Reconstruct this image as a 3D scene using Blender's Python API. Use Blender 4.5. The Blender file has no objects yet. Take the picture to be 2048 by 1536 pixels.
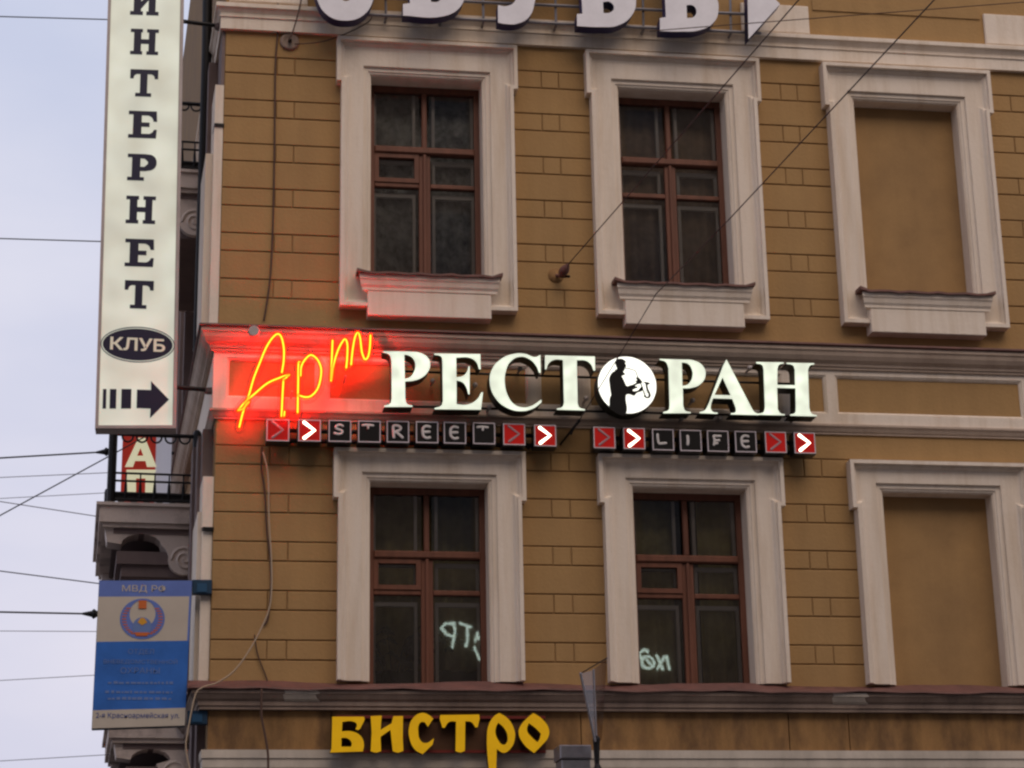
import bpy, bmesh, math, random
from mathutils import Vector, Matrix
random.seed(7)
S = bpy.context.scene
COL = S.collection
R = math.radians

# ------------------------------------------------------------------ camera
FPX, YAW, PITCH, ROLL = 4130.6, 0.1584, 0.3029, -0.0190
CAM = Vector((0.0, -19.0, 1.6))
fw = Vector((math.sin(YAW)*math.cos(PITCH), math.cos(YAW)*math.cos(PITCH), math.sin(PITCH)))
r0 = Vector((math.cos(YAW), -math.sin(YAW), 0)); u0 = r0.cross(fw)
RT = r0*math.cos(ROLL) + u0*math.sin(ROLL)
UP = -r0*math.sin(ROLL) + u0*math.cos(ROLL)
cd = bpy.data.cameras.new('camera'); cam = bpy.data.objects.new('camera', cd); COL.objects.link(cam)
cd.sensor_width = 36.0; cd.lens = FPX/2048*36.0; cd.clip_end = 3000; cd.clip_start = 0.1
M = Matrix.Identity(4)
for i in range(3):
    M[i][0] = RT[i]; M[i][1] = UP[i]; M[i][2] = -fw[i]; M[i][3] = CAM[i]
cam.matrix_world = M
S.camera = cam

# ------------------------------------------------------------------ world, sun, exposure
W = bpy.data.worlds.new('World'); S.world = W; W.use_nodes = True
nt = W.node_tree; nt.nodes.clear()
wo = nt.nodes.new('ShaderNodeOutputWorld'); bg = nt.nodes.new('ShaderNodeBackground')
sky = nt.nodes.new('ShaderNodeTexSky'); sky.sky_type = 'NISHITA'; sky.sun_disc = False
SUN_EL, SUN_AZ = 48.0, 168.0      # compass style: 180 = straight behind the camera
sky.sun_elevation = R(SUN_EL); sky.sun_rotation = R(SUN_AZ)
tc = nt.nodes.new('ShaderNodeTexCoord'); ns = nt.nodes.new('ShaderNodeTexNoise')
mp = nt.nodes.new('ShaderNodeMapping'); mp.inputs['Scale'].default_value = (1, 1, 2.6)
ns.inputs['Scale'].default_value = 3.2; ns.inputs['Detail'].default_value = 5; ns.inputs['Roughness'].default_value = 0.5
rp = nt.nodes.new('ShaderNodeValToRGB')
rp.color_ramp.elements[0].position = 0.3; rp.color_ramp.elements[0].color = (0.60, 0.635, 0.80, 1)
rp.color_ramp.elements[1].position = 0.72; rp.color_ramp.elements[1].color = (0.79, 0.785, 0.885, 1)
sc10 = nt.nodes.new('ShaderNodeMix'); sc10.data_type = 'RGBA'; sc10.blend_type = 'MULTIPLY'
sc10.inputs[0].default_value = 1; sc10.inputs[7].default_value = (10, 10, 10, 1)
mx = nt.nodes.new('ShaderNodeMix'); mx.data_type = 'RGBA'; mx.inputs[0].default_value = 0.93
nt.links.new(tc.outputs['Generated'], mp.inputs[0]); nt.links.new(mp.outputs[0], ns.inputs['Vector'])
nt.links.new(ns.outputs['Fac'], rp.inputs[0]); sx_ = nt.nodes.new('ShaderNodeSeparateXYZ'); nt.links.new(tc.outputs['Generated'], sx_.inputs[0])
gr = nt.nodes.new('ShaderNodeValToRGB'); gr.color_ramp.elements[0].position = 0.02; gr.color_ramp.elements[0].color = (1.06, 0.985, 0.97, 1)
gr.color_ramp.elements[1].position = 0.5; gr.color_ramp.elements[1].color = (0.96, 0.99, 1.02, 1)
gm_ = nt.nodes.new('ShaderNodeMix'); gm_.data_type = 'RGBA'; gm_.blend_type = 'MULTIPLY'; gm_.inputs[0].default_value = 1
nt.links.new(sx_.outputs[2], gr.inputs[0]); nt.links.new(rp.outputs[0], gm_.inputs[6]); nt.links.new(gr.outputs[0], gm_.inputs[7]); nt.links.new(gm_.outputs[2], sc10.inputs[6])
nt.links.new(sky.outputs[0], mx.inputs[6]); nt.links.new(sc10.outputs[2], mx.inputs[7])
nt.links.new(mx.outputs[2], bg.inputs[0]); bg.inputs[1].default_value = 0.1
nt.links.new(bg.outputs[0], wo.inputs[0])
sd = bpy.data.lights.new('sun', 'SUN'); sd.energy = 1.5; sd.angle = R(50); sd.color = (1.0, 0.77, 0.56)
sun = bpy.data.objects.new('sun', sd); COL.objects.link(sun)
az = R(SUN_AZ)
sdir = Vector((math.sin(az)*math.cos(R(SUN_EL)), math.cos(az)*math.cos(R(SUN_EL)), math.sin(R(SUN_EL))))
sun.rotation_euler = sdir.to_track_quat('Z', 'Y').to_euler(); sun.location = (0, -30, 40)
S.view_settings.view_transform = 'Standard'; S.view_settings.look = 'None'
S.view_settings.exposure = 0.0; S.view_settings.gamma = 1.0; S.view_settings.use_curve_mapping = False
S.cycles.max_bounces = 8; S.cycles.transparent_max_bounces = 16; S.cycles.filter_width = 2.4
S.cycles.use_denoising = True

# ------------------------------------------------------------------ helpers
def F(u, v, Y=0.0):
    """where the line of sight of photograph point (u, v) meets the plane y = Y"""
    d = fw*FPX + RT*(u-1024) + UP*(768-v); t = (Y-CAM.y)/d.y
    return (CAM.x+d.x*t, CAM.z+d.z*t)
def F3(u, v, Y): x, z = F(u, v, Y); return Vector((x, Y, z))

def obj(name, me, mat, parent=None, **tags):
    o = bpy.data.objects.new(name, me); COL.objects.link(o)
    if mat is not None and me is not None and not me.materials: me.materials.append(mat)
    if parent is not None: o.parent = parent
    for k, v in tags.items(): o[k] = v
    return o
def empty(name, parent=None, loc=(0, 0, 0), **tags):
    # loc is only used for things whose children are built in local space
    o = bpy.data.objects.new(name, None); COL.objects.link(o); o.empty_display_size = 0.2
    o.location = loc
    if parent is not None: o.parent = parent
    for k, v in tags.items(): o[k] = v
    return o

class MB:
    def __init__(s): s.v = []; s.f = []
    def add(s, vs, fs):
        b = len(s.v); s.v += [tuple(p) for p in vs]; s.f += [tuple(i+b for i in f) for f in fs]; return s
    def box(s, x0, x1, y0, y1, z0, z1, fn=None):
        vs = [(x, y, z) for z in (z0, z1) for y in (y0, y1) for x in (x0, x1)]
        if fn: vs = [fn(*p) for p in vs]
        return s.add(vs, [(0, 2, 3, 1), (4, 5, 7, 6), (0, 1, 5, 4), (2, 6, 7, 3), (0, 4, 6, 2), (1, 3, 7, 5)])
    def cham(s, x0, x1, y0, y1, z0, z1, c=0.006):
        """block whose front (y0) edges are chamfered"""
        vs = [(x0+c, y0, z0+c), (x1-c, y0, z0+c), (x1-c, y0, z1-c), (x0+c, y0, z1-c),
              (x0, y0+c, z0), (x1, y0+c, z0), (x1, y0+c, z1), (x0, y0+c, z1),
              (x0, y1, z0), (x1, y1, z0), (x1, y1, z1), (x0, y1, z1)]
        fs = [(0, 1, 2, 3)]
        for a in (0, 4):
            for i in range(4):
                j = (i+1) % 4; fs.append((a+i, a+4+i, a+4+j, a+j))
        fs.append((8, 11, 10, 9)); return s.add(vs, fs)
    def tube(s, pts, r, n=8, fl=None, round_=True):
        """round tube along points; fl flattens along y by that factor; r may be a list"""
        pts = [Vector(p) for p in pts]; rs = r if isinstance(r, (list, tuple)) else [r]*len(pts)
        rings = []; prev = None
        for i, p in enumerate(pts):
            t = (pts[min(i+1, len(pts)-1)]-pts[max(i-1, 0)])
            t = t.normalized() if t.length > 1e-9 else Vector((0, 0, 1))
            a = Vector((0, 1, 0)) if abs(t.y) < 0.9 else Vector((1, 0, 0))
            if prev is not None and prev.cross(t).length > 0.2: a = prev
            e1 = (a-t*a.dot(t)).normalized(); prev = e1; e2 = t.cross(e1)
            rings.append((p, e1, e2, rs[i], t))
        seq = []
        if round_:
            p, a, b, rr, t = rings[0]
            for q in (0.9, 0.55): seq.append((p-t*rr*q, a, b, rr*math.sqrt(1-q*q)))
        seq += [(p, a, b, rr) for p, a, b, rr, t in rings]
        if round_:
            p, a, b, rr, t = rings[-1]
            for q in (0.55, 0.9): seq.append((p+t*rr*q, a, b, rr*math.sqrt(1-q*q)))
        b0 = len(s.v)
        for p, a, b, rr in seq:
            for k in range(n):
                an = 2*math.pi*k/n; d = a*math.cos(an)*rr+b*math.sin(an)*rr
                if fl: d.y *= fl
                s.v.append(tuple(p+d))
        for i in range(len(seq)-1):
            for k in range(n):
                k2 = (k+1) % n; s.f.append((b0+i*n+k, b0+i*n+k2, b0+(i+1)*n+k2, b0+(i+1)*n+k))
        s.f.append(tuple(b0+k for k in reversed(range(n)))); e = b0+(len(seq)-1)*n
        s.f.append(tuple(e+k for k in range(n))); return s
    def lathe(s, prof, c, axis='z', n=16):
        b0 = len(s.v)
        for rr, h in prof:
            for k in range(n):
                an = 2*math.pi*k/n; a, b = rr*math.cos(an), rr*math.sin(an)
                s.v.append((c[0]+a, c[1]+b, c[2]+h) if axis == 'z' else (c[0]+a, c[1]+h, c[2]+b))
        for i in range(len(prof)-1):
            for k in range(n):
                k2 = (k+1) % n; s.f.append((b0+i*n+k, b0+i*n+k2, b0+(i+1)*n+k2, b0+(i+1)*n+k))
        s.f.append(tuple(b0+k for k in range(n))); e = b0+(len(prof)-1)*n
        s.f.append(tuple(e+k for k in range(n))); return s
    def prism(s, poly, y0, y1, fn=None):
        """polygon of (x, z) extruded from y0 to y1 (simple polygons)"""
        n = len(poly); vs = [(x, y0, z) for x, z in poly]+[(x, y1, z) for x, z in poly]
        if fn: vs = [fn(*p) for p in vs]
        fs = [tuple(range(n)), tuple(reversed(range(n, 2*n)))]
        fs += [(i, i+n, (i+1) % n+n, (i+1) % n) for i in range(n)]
        return s.add(vs, fs)
    def mesh(s, name, smooth=False):
        me = bpy.data.meshes.new(name); me.from_pydata(s.v, [], s.f)
        bm = bmesh.new(); bm.from_mesh(me)
        bmesh.ops.recalc_face_normals(bm, faces=bm.faces); bm.to_mesh(me); bm.free()
        if smooth:
            for p in me.polygons: p.use_smooth = True
        return me
    def build(s, name, mat, parent=None, smooth=False, **tags):
        return obj(name, s.mesh(name, smooth), mat, parent, **tags)

def frame_grid(mb, xs, zs, solid, y, depth):
    """wall sheet at y with openings; reveals of the given depth"""
    nx, nz = len(xs)-1, len(zs)-1
    for i in range(nx):
        for j in range(nz):
            if solid(i, j):
                mb.add([(xs[i], y, zs[j]), (xs[i+1], y, zs[j]), (xs[i+1], y, zs[j+1]), (xs[i], y, zs[j+1])], [(0, 1, 2, 3)])
                if i+1 < nx and not solid(i+1, j): mb.add([(xs[i+1], y, zs[j]), (xs[i+1], y+depth, zs[j]), (xs[i+1], y+depth, zs[j+1]), (xs[i+1], y, zs[j+1])], [(0, 1, 2, 3)])
                if i > 0 and not solid(i-1, j): mb.add([(xs[i], y, zs[j]), (xs[i], y, zs[j+1]), (xs[i], y+depth, zs[j+1]), (xs[i], y+depth, zs[j])], [(0, 1, 2, 3)])
                if j+1 < nz and not solid(i, j+1): mb.add([(xs[i], y, zs[j+1]), (xs[i+1], y, zs[j+1]), (xs[i+1], y+depth, zs[j+1]), (xs[i], y+depth, zs[j+1])], [(0, 1, 2, 3)])
                if j > 0 and not solid(i, j-1): mb.add([(xs[i], y, zs[j]), (xs[i], y+depth, zs[j]), (xs[i+1], y+depth, zs[j]), (xs[i+1], y, zs[j])], [(0, 1, 2, 3)])
    return mb

def sweep_xz(path, prof, closed=False):
    """moulding around an outline in the facade plane; prof = (distance inwards, y); path runs clockwise"""
    mb = MB(); n = len(path); P = [Vector(p) for p in path]; rows = []
    for i in range(n):
        dirs = []
        if closed or i > 0: dirs.append((P[i]-P[i-1]).normalized())
        if closed or i < n-1: dirs.append((P[(i+1) % n]-P[i]).normalized())
        ns_ = [Vector((d.y, -d.x)) for d in dirs]
        m = ns_[0] if len(ns_) == 1 else (ns_[0]+ns_[1])/(1+ns_[0].dot(ns_[1]))
        rows.append([(P[i].x+m.x*d, y, P[i].y+m.y*d) for d, y in prof])
    k = len(prof); mb.v = [p for r_ in rows for p in r_]
    for i in range(n if closed else n-1):
        j = (i+1) % n
        for a in range(k-1): mb.f.append((i*k+a, j*k+a, j*k+a+1, i*k+a+1))
    if not closed:
        mb.f.append(tuple(range(k))); mb.f.append(tuple((n-1)*k+a for a in reversed(range(k))))
    return mb
CORNER = Vector((0.18, 0.0)); SA = R(3.0); SLEN = 24.0
SD = Vector((-math.sin(SA), math.cos(SA))); SN = Vector((-math.cos(SA), -math.sin(SA)))
XR = 13.0
def side(o, L, z):
    """point on the side street wall: o metres out from it, L metres along it from the corner"""
    p = CORNER+SD*L+SN*o; return (p.x, p.y, z)
def sweep_xy(prof, closed=True, xr=XR, sl=SLEN, wob=0.0):
    """cornice along side wall, corner, front; prof = (projection, z)"""
    far = CORNER+SD*sl; path = [far, CORNER, Vector((xr, 0))]
    m = (SN+Vector((0, -1)))/(1+SN.dot(Vector((0, -1))))
    nr = [SN, m, Vector((0, -1))]; mb = MB(); k = len(prof)
    for p, q in zip(path, nr):
        for o, z in prof: mb.v.append((p.x+q.x*o, p.y+q.y*o, z))
    for i in range(2):
        for a in range(k): mb.f.append((i*k+a, (i+1)*k+a, (i+1)*k+(a+1) % k, i*k+(a+1) % k))
    mb.f.append(tuple(range(k))); mb.f.append(tuple(2*k+a for a in reversed(range(k))))
    return mb

def curve_mesh(name, subs, y_front, depth, res=6):
    """filled outline (list of closed subpaths of (X, Z[, 1 = smooth])) extruded back from y_front"""
    c = bpy.data.curves.new(name, 'CURVE'); c.dimensions = '2D'; c.fill_mode = 'BOTH'; c.resolution_u = res
    c.extrude = depth/2
    for sp in subs:
        b = c.splines.new('BEZIER'); b.bezier_points.add(len(sp)-1); b.use_cyclic_u = True
        for q, p in zip(b.bezier_points, sp):
            q.co = (p[0], p[1], 0); t = 'AUTO' if len(p) > 2 and p[2] else 'VECTOR'
            q.handle_left_type = t; q.handle_right_type = t
    return curve_to_mesh(c, name, y_front, depth)
def curve_to_mesh(c, name, y_front, depth):
    o = bpy.data.objects.new('tmp', c); COL.objects.link(o)
    dg = bpy.context.evaluated_depsgraph_get()
    me = bpy.data.meshes.new_from_object(o.evaluated_get(dg))
    bpy.data.objects.remove(o); bpy.data.curves.remove(c)
    for v in me.vertices:
        x, y, z = v.co; v.co = (x, y_front+depth/2-z, y)
    me.name = name; me.materials.clear(); return me
def text_mesh(name, body, x, z, h, w, y_front, depth=0.004, bold=0.0, shear=0.0):
    """printed lettering centred at x, baseline z, cap height h, total width w"""
    c = bpy.data.curves.new(name, 'FONT'); c.body = body; c.extrude = depth/2; c.resolution_u = 3
    c.offset = bold
    me = curve_to_mesh(c, name, y_front, depth)
    xs = [v.co.x for v in me.vertices]; zs = [v.co.z for v in me.vertices]
    a, b = min(xs), max(xs); d, e = min(zs), max(zs)
    for v in me.vertices:
        v.co.x = x+((v.co.x-a)/(b-a)-0.5)*w; v.co.z = z+(v.co.z-d)/(e-d)*h+shear*(v.co.x-x)
    return me
def traced(sub, ox, oy, sc, Y):
    """outline points measured on an enlargement of the photograph -> (X, Z) in the sign's own plane"""
    out = []
    for p in sub:
        x, z = F(ox+p[0]/sc, oy+p[1]/sc, Y); out.append((x, z)+tuple(p[2:]))
    return out
def smooth_pts(pts, n=6):
    """Catmull-Rom through points"""
    P = [Vector(p) for p in pts]; out = []
    for i in range(len(P)-1):
        a, b, c, d = P[max(i-1, 0)], P[i], P[i+1], P[min(i+2, len(P)-1)]
        for k in range(n):
            t = k/n
            out.append(0.5*((2*b)+(c-a)*t+(2*a-5*b+4*c-d)*t*t+(3*b-a-3*c+d)*t**3))
    out.append(P[-1]); return out

# ------------------------------------------------------------------ materials
def mat(name, col, rough=0.85, metal=0.0, var=0.0, vscale=3.0, vcol=None, stretch=1.0, bump=0.0, bscale=120.0,
        objvar=0.0, emit=None, estr=0.0, spec=0.3, contrast=(0.35, 0.7), grain=0.0, streak=0.0, evar=0.0, escale=5.0):
    m = bpy.data.materials.new(name); m.use_nodes = True; t = m.node_tree; b = t.nodes['Principled BSDF']
    b.inputs['Base Color'].default_value = (*col, 1); b.inputs['Roughness'].default_value = rough
    b.inputs['Metallic'].default_value = metal; b.inputs['Specular IOR Level'].default_value = spec
    out = None
    if var or bump or objvar or grain:
        g = t.nodes.new('ShaderNodeNewGeometry'); mp_ = t.nodes.new('ShaderNodeMapping')
        mp_.inputs['Scale'].default_value = (1, 1, stretch); t.links.new(g.outputs['Position'], mp_.inputs[0])
    if var:
        n = t.nodes.new('ShaderNodeTexNoise'); n.inputs['Scale'].default_value = vscale
        n.inputs['Detail'].default_value = 8; n.inputs['Roughness'].default_value = 0.65
        t.links.new(mp_.outputs[0], n.inputs['Vector'])
        rr = t.nodes.new('ShaderNodeValToRGB'); rr.color_ramp.elements[0].position = contrast[0]; rr.color_ramp.elements[1].position = contrast[1]
        vc = vcol or tuple(c*(1-var) for c in col)
        rr.color_ramp.elements[0].color = (*col, 1); rr.color_ramp.elements[1].color = (*[c*(1-var)+v*var for c, v in zip(col, vc)], 1) if vcol else (*vc, 1)
        t.links.new(n.outputs['Fac'], rr.inputs[0]); out = rr.outputs[0]
    if streak:
        mps = t.nodes.new('ShaderNodeMapping'); mps.inputs['Scale'].default_value = (1, 1, 0.09); t.links.new(g.outputs['Position'], mps.inputs[0])
        n4 = t.nodes.new('ShaderNodeTexNoise'); n4.inputs['Scale'].default_value = 5.5; n4.inputs['Detail'].default_value = 5; t.links.new(mps.outputs[0], n4.inputs['Vector'])
        mr4 = t.nodes.new('ShaderNodeMapRange'); mr4.inputs[1].default_value = 0.3; mr4.inputs[2].default_value = 0.7; mr4.inputs[3].default_value = 1+streak*0.5; mr4.inputs[4].default_value = 1-streak
        t.links.new(n4.outputs['Fac'], mr4.inputs[0]); mu4 = t.nodes.new('ShaderNodeMix'); mu4.data_type = 'RGBA'; mu4.blend_type = 'MULTIPLY'; mu4.inputs[0].default_value = 1
        if out is not None: t.links.new(out, mu4.inputs[6])
        else: mu4.inputs[6].default_value = (*col, 1)
        t.links.new(mr4.outputs[0], mu4.inputs[7]); out = mu4.outputs[2]
    if grain:
        n3 = t.nodes.new('ShaderNodeTexNoise'); n3.inputs['Scale'].default_value = 70; n3.inputs['Detail'].default_value = 3
        t.links.new(g.outputs['Position'], n3.inputs['Vector'])
        mr3 = t.nodes.new('ShaderNodeMapRange'); mr3.inputs[3].default_value = 1-grain; mr3.inputs[4].default_value = 1+grain
        t.links.new(n3.outputs['Fac'], mr3.inputs[0])
        mu3 = t.nodes.new('ShaderNodeMix'); mu3.data_type = 'RGBA'; mu3.blend_type = 'MULTIPLY'; mu3.inputs[0].default_value = 1
        if out is not None: t.links.new(out, mu3.inputs[6])
        else: mu3.inputs[6].default_value = (*col, 1)
        t.links.new(mr3.outputs[0], mu3.inputs[7]); out = mu3.outputs[2]
    if objvar:
        oi = t.nodes.new('ShaderNodeObjectInfo'); mr = t.nodes.new('ShaderNodeMapRange')
        mr.inputs[3].default_value = 1-objvar; mr.inputs[4].default_value = 1+objvar
        t.links.new(oi.outputs['Random'], mr.inputs[0])
        mu = t.nodes.new('ShaderNodeMix'); mu.data_type = 'RGBA'; mu.blend_type = 'MULTIPLY'; mu.inputs[0].default_value = 1
        if out is not None: t.links.new(out, mu.inputs[6])
        else: mu.inputs[6].default_value = (*col, 1)
        t.links.new(mr.outputs[0], mu.inputs[7]); out = mu.outputs[2]
    if out is not None: t.links.new(out, b.inputs['Base Color'])
    if bump:
        n2 = t.nodes.new('ShaderNodeTexNoise'); n2.inputs['Scale'].default_value = bscale; n2.inputs['Detail'].default_value = 4
        t.links.new(g.outputs['Position'], n2.inputs['Vector'])
        bp = t.nodes.new('ShaderNodeBump'); bp.inputs['Strength'].default_value = bump; bp.inputs['Distance'].default_value = 0.01
        t.links.new(n2.outputs['Fac'], bp.inputs['Height']); t.links.new(bp.outputs[0], b.inputs['Normal'])
    if emit:
        b.inputs['Emission Color'].default_value = (*emit, 1); b.inputs['Emission Strength'].default_value = estr
        if evar:
            ge = t.nodes.new('ShaderNodeNewGeometry'); ne = t.nodes.new('ShaderNodeTexNoise'); ne.inputs['Scale'].default_value = escale; ne.inputs['Detail'].default_value = 1
            me_ = t.nodes.new('ShaderNodeMapRange'); me_.inputs[1].default_value = 0.3; me_.inputs[2].default_value = 0.7; me_.inputs[3].default_value = estr*(1-evar); me_.inputs[4].default_value = estr*(1+evar)
            t.links.new(ge.outputs['Position'], ne.inputs['Vector']); t.links.new(ne.outputs['Fac'], me_.inputs[0]); t.links.new(me_.outputs[0], b.inputs['Emission Strength'])
    return m
OCH = (0.405, 0.247, 0.103)
M_stucco = mat('ochre_stucco', OCH, 0.92, var=0.35, vscale=1.6, vcol=(0.28, 0.165, 0.075), bump=0.4, bscale=28, objvar=0.03, grain=0.10, streak=0.08)
M_infill = mat('trowelled_infill', (0.385, 0.232, 0.098), 0.92, var=0.6, vscale=2.2, vcol=(0.25, 0.15, 0.07), bump=0.3, bscale=7, grain=0.10, streak=0.05)
M_joint = mat('ochre_joint', (0.32, 0.19, 0.08), 0.95, var=0.3, vscale=4, bump=0.2)
M_trim = mat('pale_trim', (0.79, 0.685, 0.575), 0.9, var=0.7, vscale=6.0, vcol=(0.58, 0.45, 0.32), stretch=0.10, contrast=(0.46, 0.74), bump=0.35, bscale=16, grain=0.07)
M_corn = mat('weathered_cornice', (0.56, 0.445, 0.355), 0.92, var=0.7, vscale=3.0, vcol=(0.35, 0.26, 0.20), stretch=0.4, bump=0.25, bscale=50, grain=0.1)
M_ledge = mat('sooty_ledge', (0.38, 0.285, 0.225), 0.92, var=0.8, vscale=2.2, vcol=(0.10, 0.07, 0.06), stretch=0.5, bump=0.25, bscale=50, grain=0.1)
M_strip = mat('white_strip', (0.66, 0.58, 0.49), 0.9, var=0.4, vscale=2, stretch=0.5, bump=0.2, grain=0.06)
M_fascia = mat('stained_ochre', (0.37, 0.205, 0.08), 0.92, var=0.85, vscale=3.4, vcol=(0.16, 0.09, 0.045), stretch=0.4, contrast=(0.42, 0.62), bump=0.25, objvar=0.06, grain=0.1, streak=0.3)
M_flash = mat('red_brown_flashing', (0.17, 0.075, 0.06), 0.6, var=0.7, vscale=6, vcol=(0.07, 0.035, 0.03), bump=0.2, bscale=30)
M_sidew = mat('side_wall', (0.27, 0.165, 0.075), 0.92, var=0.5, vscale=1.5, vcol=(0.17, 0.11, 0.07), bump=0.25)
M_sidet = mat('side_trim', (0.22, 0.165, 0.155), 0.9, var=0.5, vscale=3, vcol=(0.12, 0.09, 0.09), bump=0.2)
M_balc = mat('balcony_stone', (0.72, 0.61, 0.54), 0.9, var=0.75, vscale=2.2, contrast=(0.5, 0.75), vcol=(0.14, 0.10, 0.09), bump=0.3, bscale=40, grain=0.1)
M_wood = mat('brown_wood', (0.19, 0.075, 0.046), 0.5, var=0.4, vscale=10, stretch=0.1, bump=0.1)
M_pale = mat('inner_sash', (0.80, 0.76, 0.76), 0.6)
M_iron = mat('black_iron', (0.012, 0.011, 0.012), 0.5, metal=0.3)
M_wire = mat('wire', (0.03, 0.028, 0.03), 0.6)
M_wirep = mat('sky_wire', (0.22, 0.22, 0.24), 0.6)
M_cabd = mat('dark_cable', (0.09, 0.05, 0.035), 0.7)
M_cabl = mat('pale_cable', (0.42, 0.32, 0.22), 0.7)
M_steel = mat('galvanised', (0.30, 0.29, 0.31), 0.45, metal=0.6, var=0.3, vscale=8)
M_curt = mat('curtain', (0.42, 0.31, 0.23), 0.9, var=0.4, vscale=8)
M_curtg = mat('green_curtain', (0.55, 0.48, 0.20), 0.9, var=0.4, vscale=6)
M_tulle = mat('tulle', (0.50, 0.52, 0.52), 0.9, var=0.85, vscale=9)
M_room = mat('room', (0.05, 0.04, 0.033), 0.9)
M_leaf = mat('leaf', (0.018, 0.03, 0.010), 0.6, var=0.3, vscale=20)
M_pot = mat('pot', (0.12, 0.06, 0.04), 0.7)
M_ltr = mat('lit_opal_face', (0.8, 0.82, 0.72), 0.35, emit=(0.80, 0.92, 0.72), estr=0.74, evar=0.28, escale=6.0, var=0.08, vscale=6)
M_disc = mat('lit_opal_disc', (0.8, 0.82, 0.75), 0.35, emit=(1.0, 1.0, 0.88), estr=1.25)
M_ret = mat('dark_green_return', (0.012, 0.016, 0.010), 0.45)
M_black = mat('black_acrylic', (0.010, 0.009, 0.009), 0.3, spec=0.4)
M_red = mat('red_acrylic', (0.42, 0.012, 0.010), 0.3, emit=(1, 0.02, 0.015), estr=0.12)
M_border = mat('white_border', (0.62, 0.55, 0.58), 0.5)
M_chevoff = mat('unlit_chevron', (0.42, 0.26, 0.28), 0.4)
M_chevon = mat('lit_chevron', (0.9, 0.9, 0.8), 0.4, emit=(1.0, 0.95, 0.72), estr=3.4)
M_glyph = mat('grey_tile_letter', (0.66, 0.62, 0.60), 0.5)
M_white = mat('white_letter_face', (0.86, 0.84, 0.88), 0.5, var=0.12, vscale=5)
M_blue = mat('blue_return', (0.02, 0.02, 0.09), 0.45)
M_yel = mat('yellow_letter', (0.92, 0.53, 0.008), 0.4, var=0.15, vscale=6, emit=(1.0, 0.55, 0.01), estr=0.14)
M_yelb = mat('brown_return', (0.10, 0.045, 0.02), 0.6)
M_redbar = mat('red_bar', (0.16, 0.02, 0.015), 0.6)
M_cream = mat('cream_lightbox', (0.60, 0.60, 0.50), 0.45, var=0.7, vscale=2.4, vcol=(0.58, 0.53, 0.38), emit=(0.80, 0.86, 0.74), estr=0.42, evar=0.22, escale=2.6)
M_alu = mat('alu_frame', (0.46, 0.40, 0.38), 0.5, metal=0.15, var=0.2, vscale=5)
M_navy = mat('navy_print', (0.018, 0.017, 0.045), 0.5)
M_creamp = mat('cream_print', (0.62, 0.60, 0.48), 0.5, emit=(0.8, 0.8, 0.6), estr=0.2)
M_sblue = mat('blue_board', (0.036, 0.16, 0.55), 0.5, var=0.3, vscale=3)
M_sblue2 = mat('light_blue_board', (0.13, 0.20, 0.52), 0.5, var=0.2, vscale=4)
M_sbeige = mat('beige_board', (0.52, 0.46, 0.38), 0.6, var=0.3, vscale=3, vcol=(0.36, 0.30, 0.25))
M_stext = mat('grey_print', (0.13, 0.20, 0.42), 0.6)
M_stextb = mat('blue_print', (0.05, 0.09, 0.28), 0.6)
M_orange = mat('orange_print', (0.55, 0.13, 0.03), 0.6)
M_gold = mat('gold_print', (0.62, 0.30, 0.03), 0.6)
M_bracket = mat('blue_bracket', (0.015, 0.045, 0.085), 0.5)
M_plate = mat('teal_plate', (0.02, 0.075, 0.15), 0.5)
M_redsign = mat('red_lightbox', (0.40, 0.03, 0.02), 0.4, emit=(1, 0.07, 0.04), estr=0.14)
M_redltr = mat('lit_red_sign_letter', (0.7, 0.7, 0.5), 0.4, emit=(0.95, 0.90, 0.58), estr=0.45)
M_chrome = mat('white_side', (0.62, 0.60, 0.66), 0.4, emit=(0.8, 0.8, 0.95), estr=0.2)
M_asph = mat('asphalt', (0.05, 0.05, 0.052), 0.9, var=0.3, vscale=1.5, bump=0.3, bscale=60)
M_pave = mat('pavement', (0.16, 0.15, 0.14), 0.9, var=0.3, vscale=2)
M_opp = mat('opposite_stucco', (0.20, 0.15, 0.11), 0.92, var=0.3, vscale=0.6)
M_oppw = mat('opposite_window', (0.03, 0.03, 0.035), 0.15, spec=0.5)
M_oppsign = mat('opposite_lit_sign', (0.6, 0.65, 0.6), 0.5, emit=(0.75, 0.95, 0.82), estr=3.4)

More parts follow.
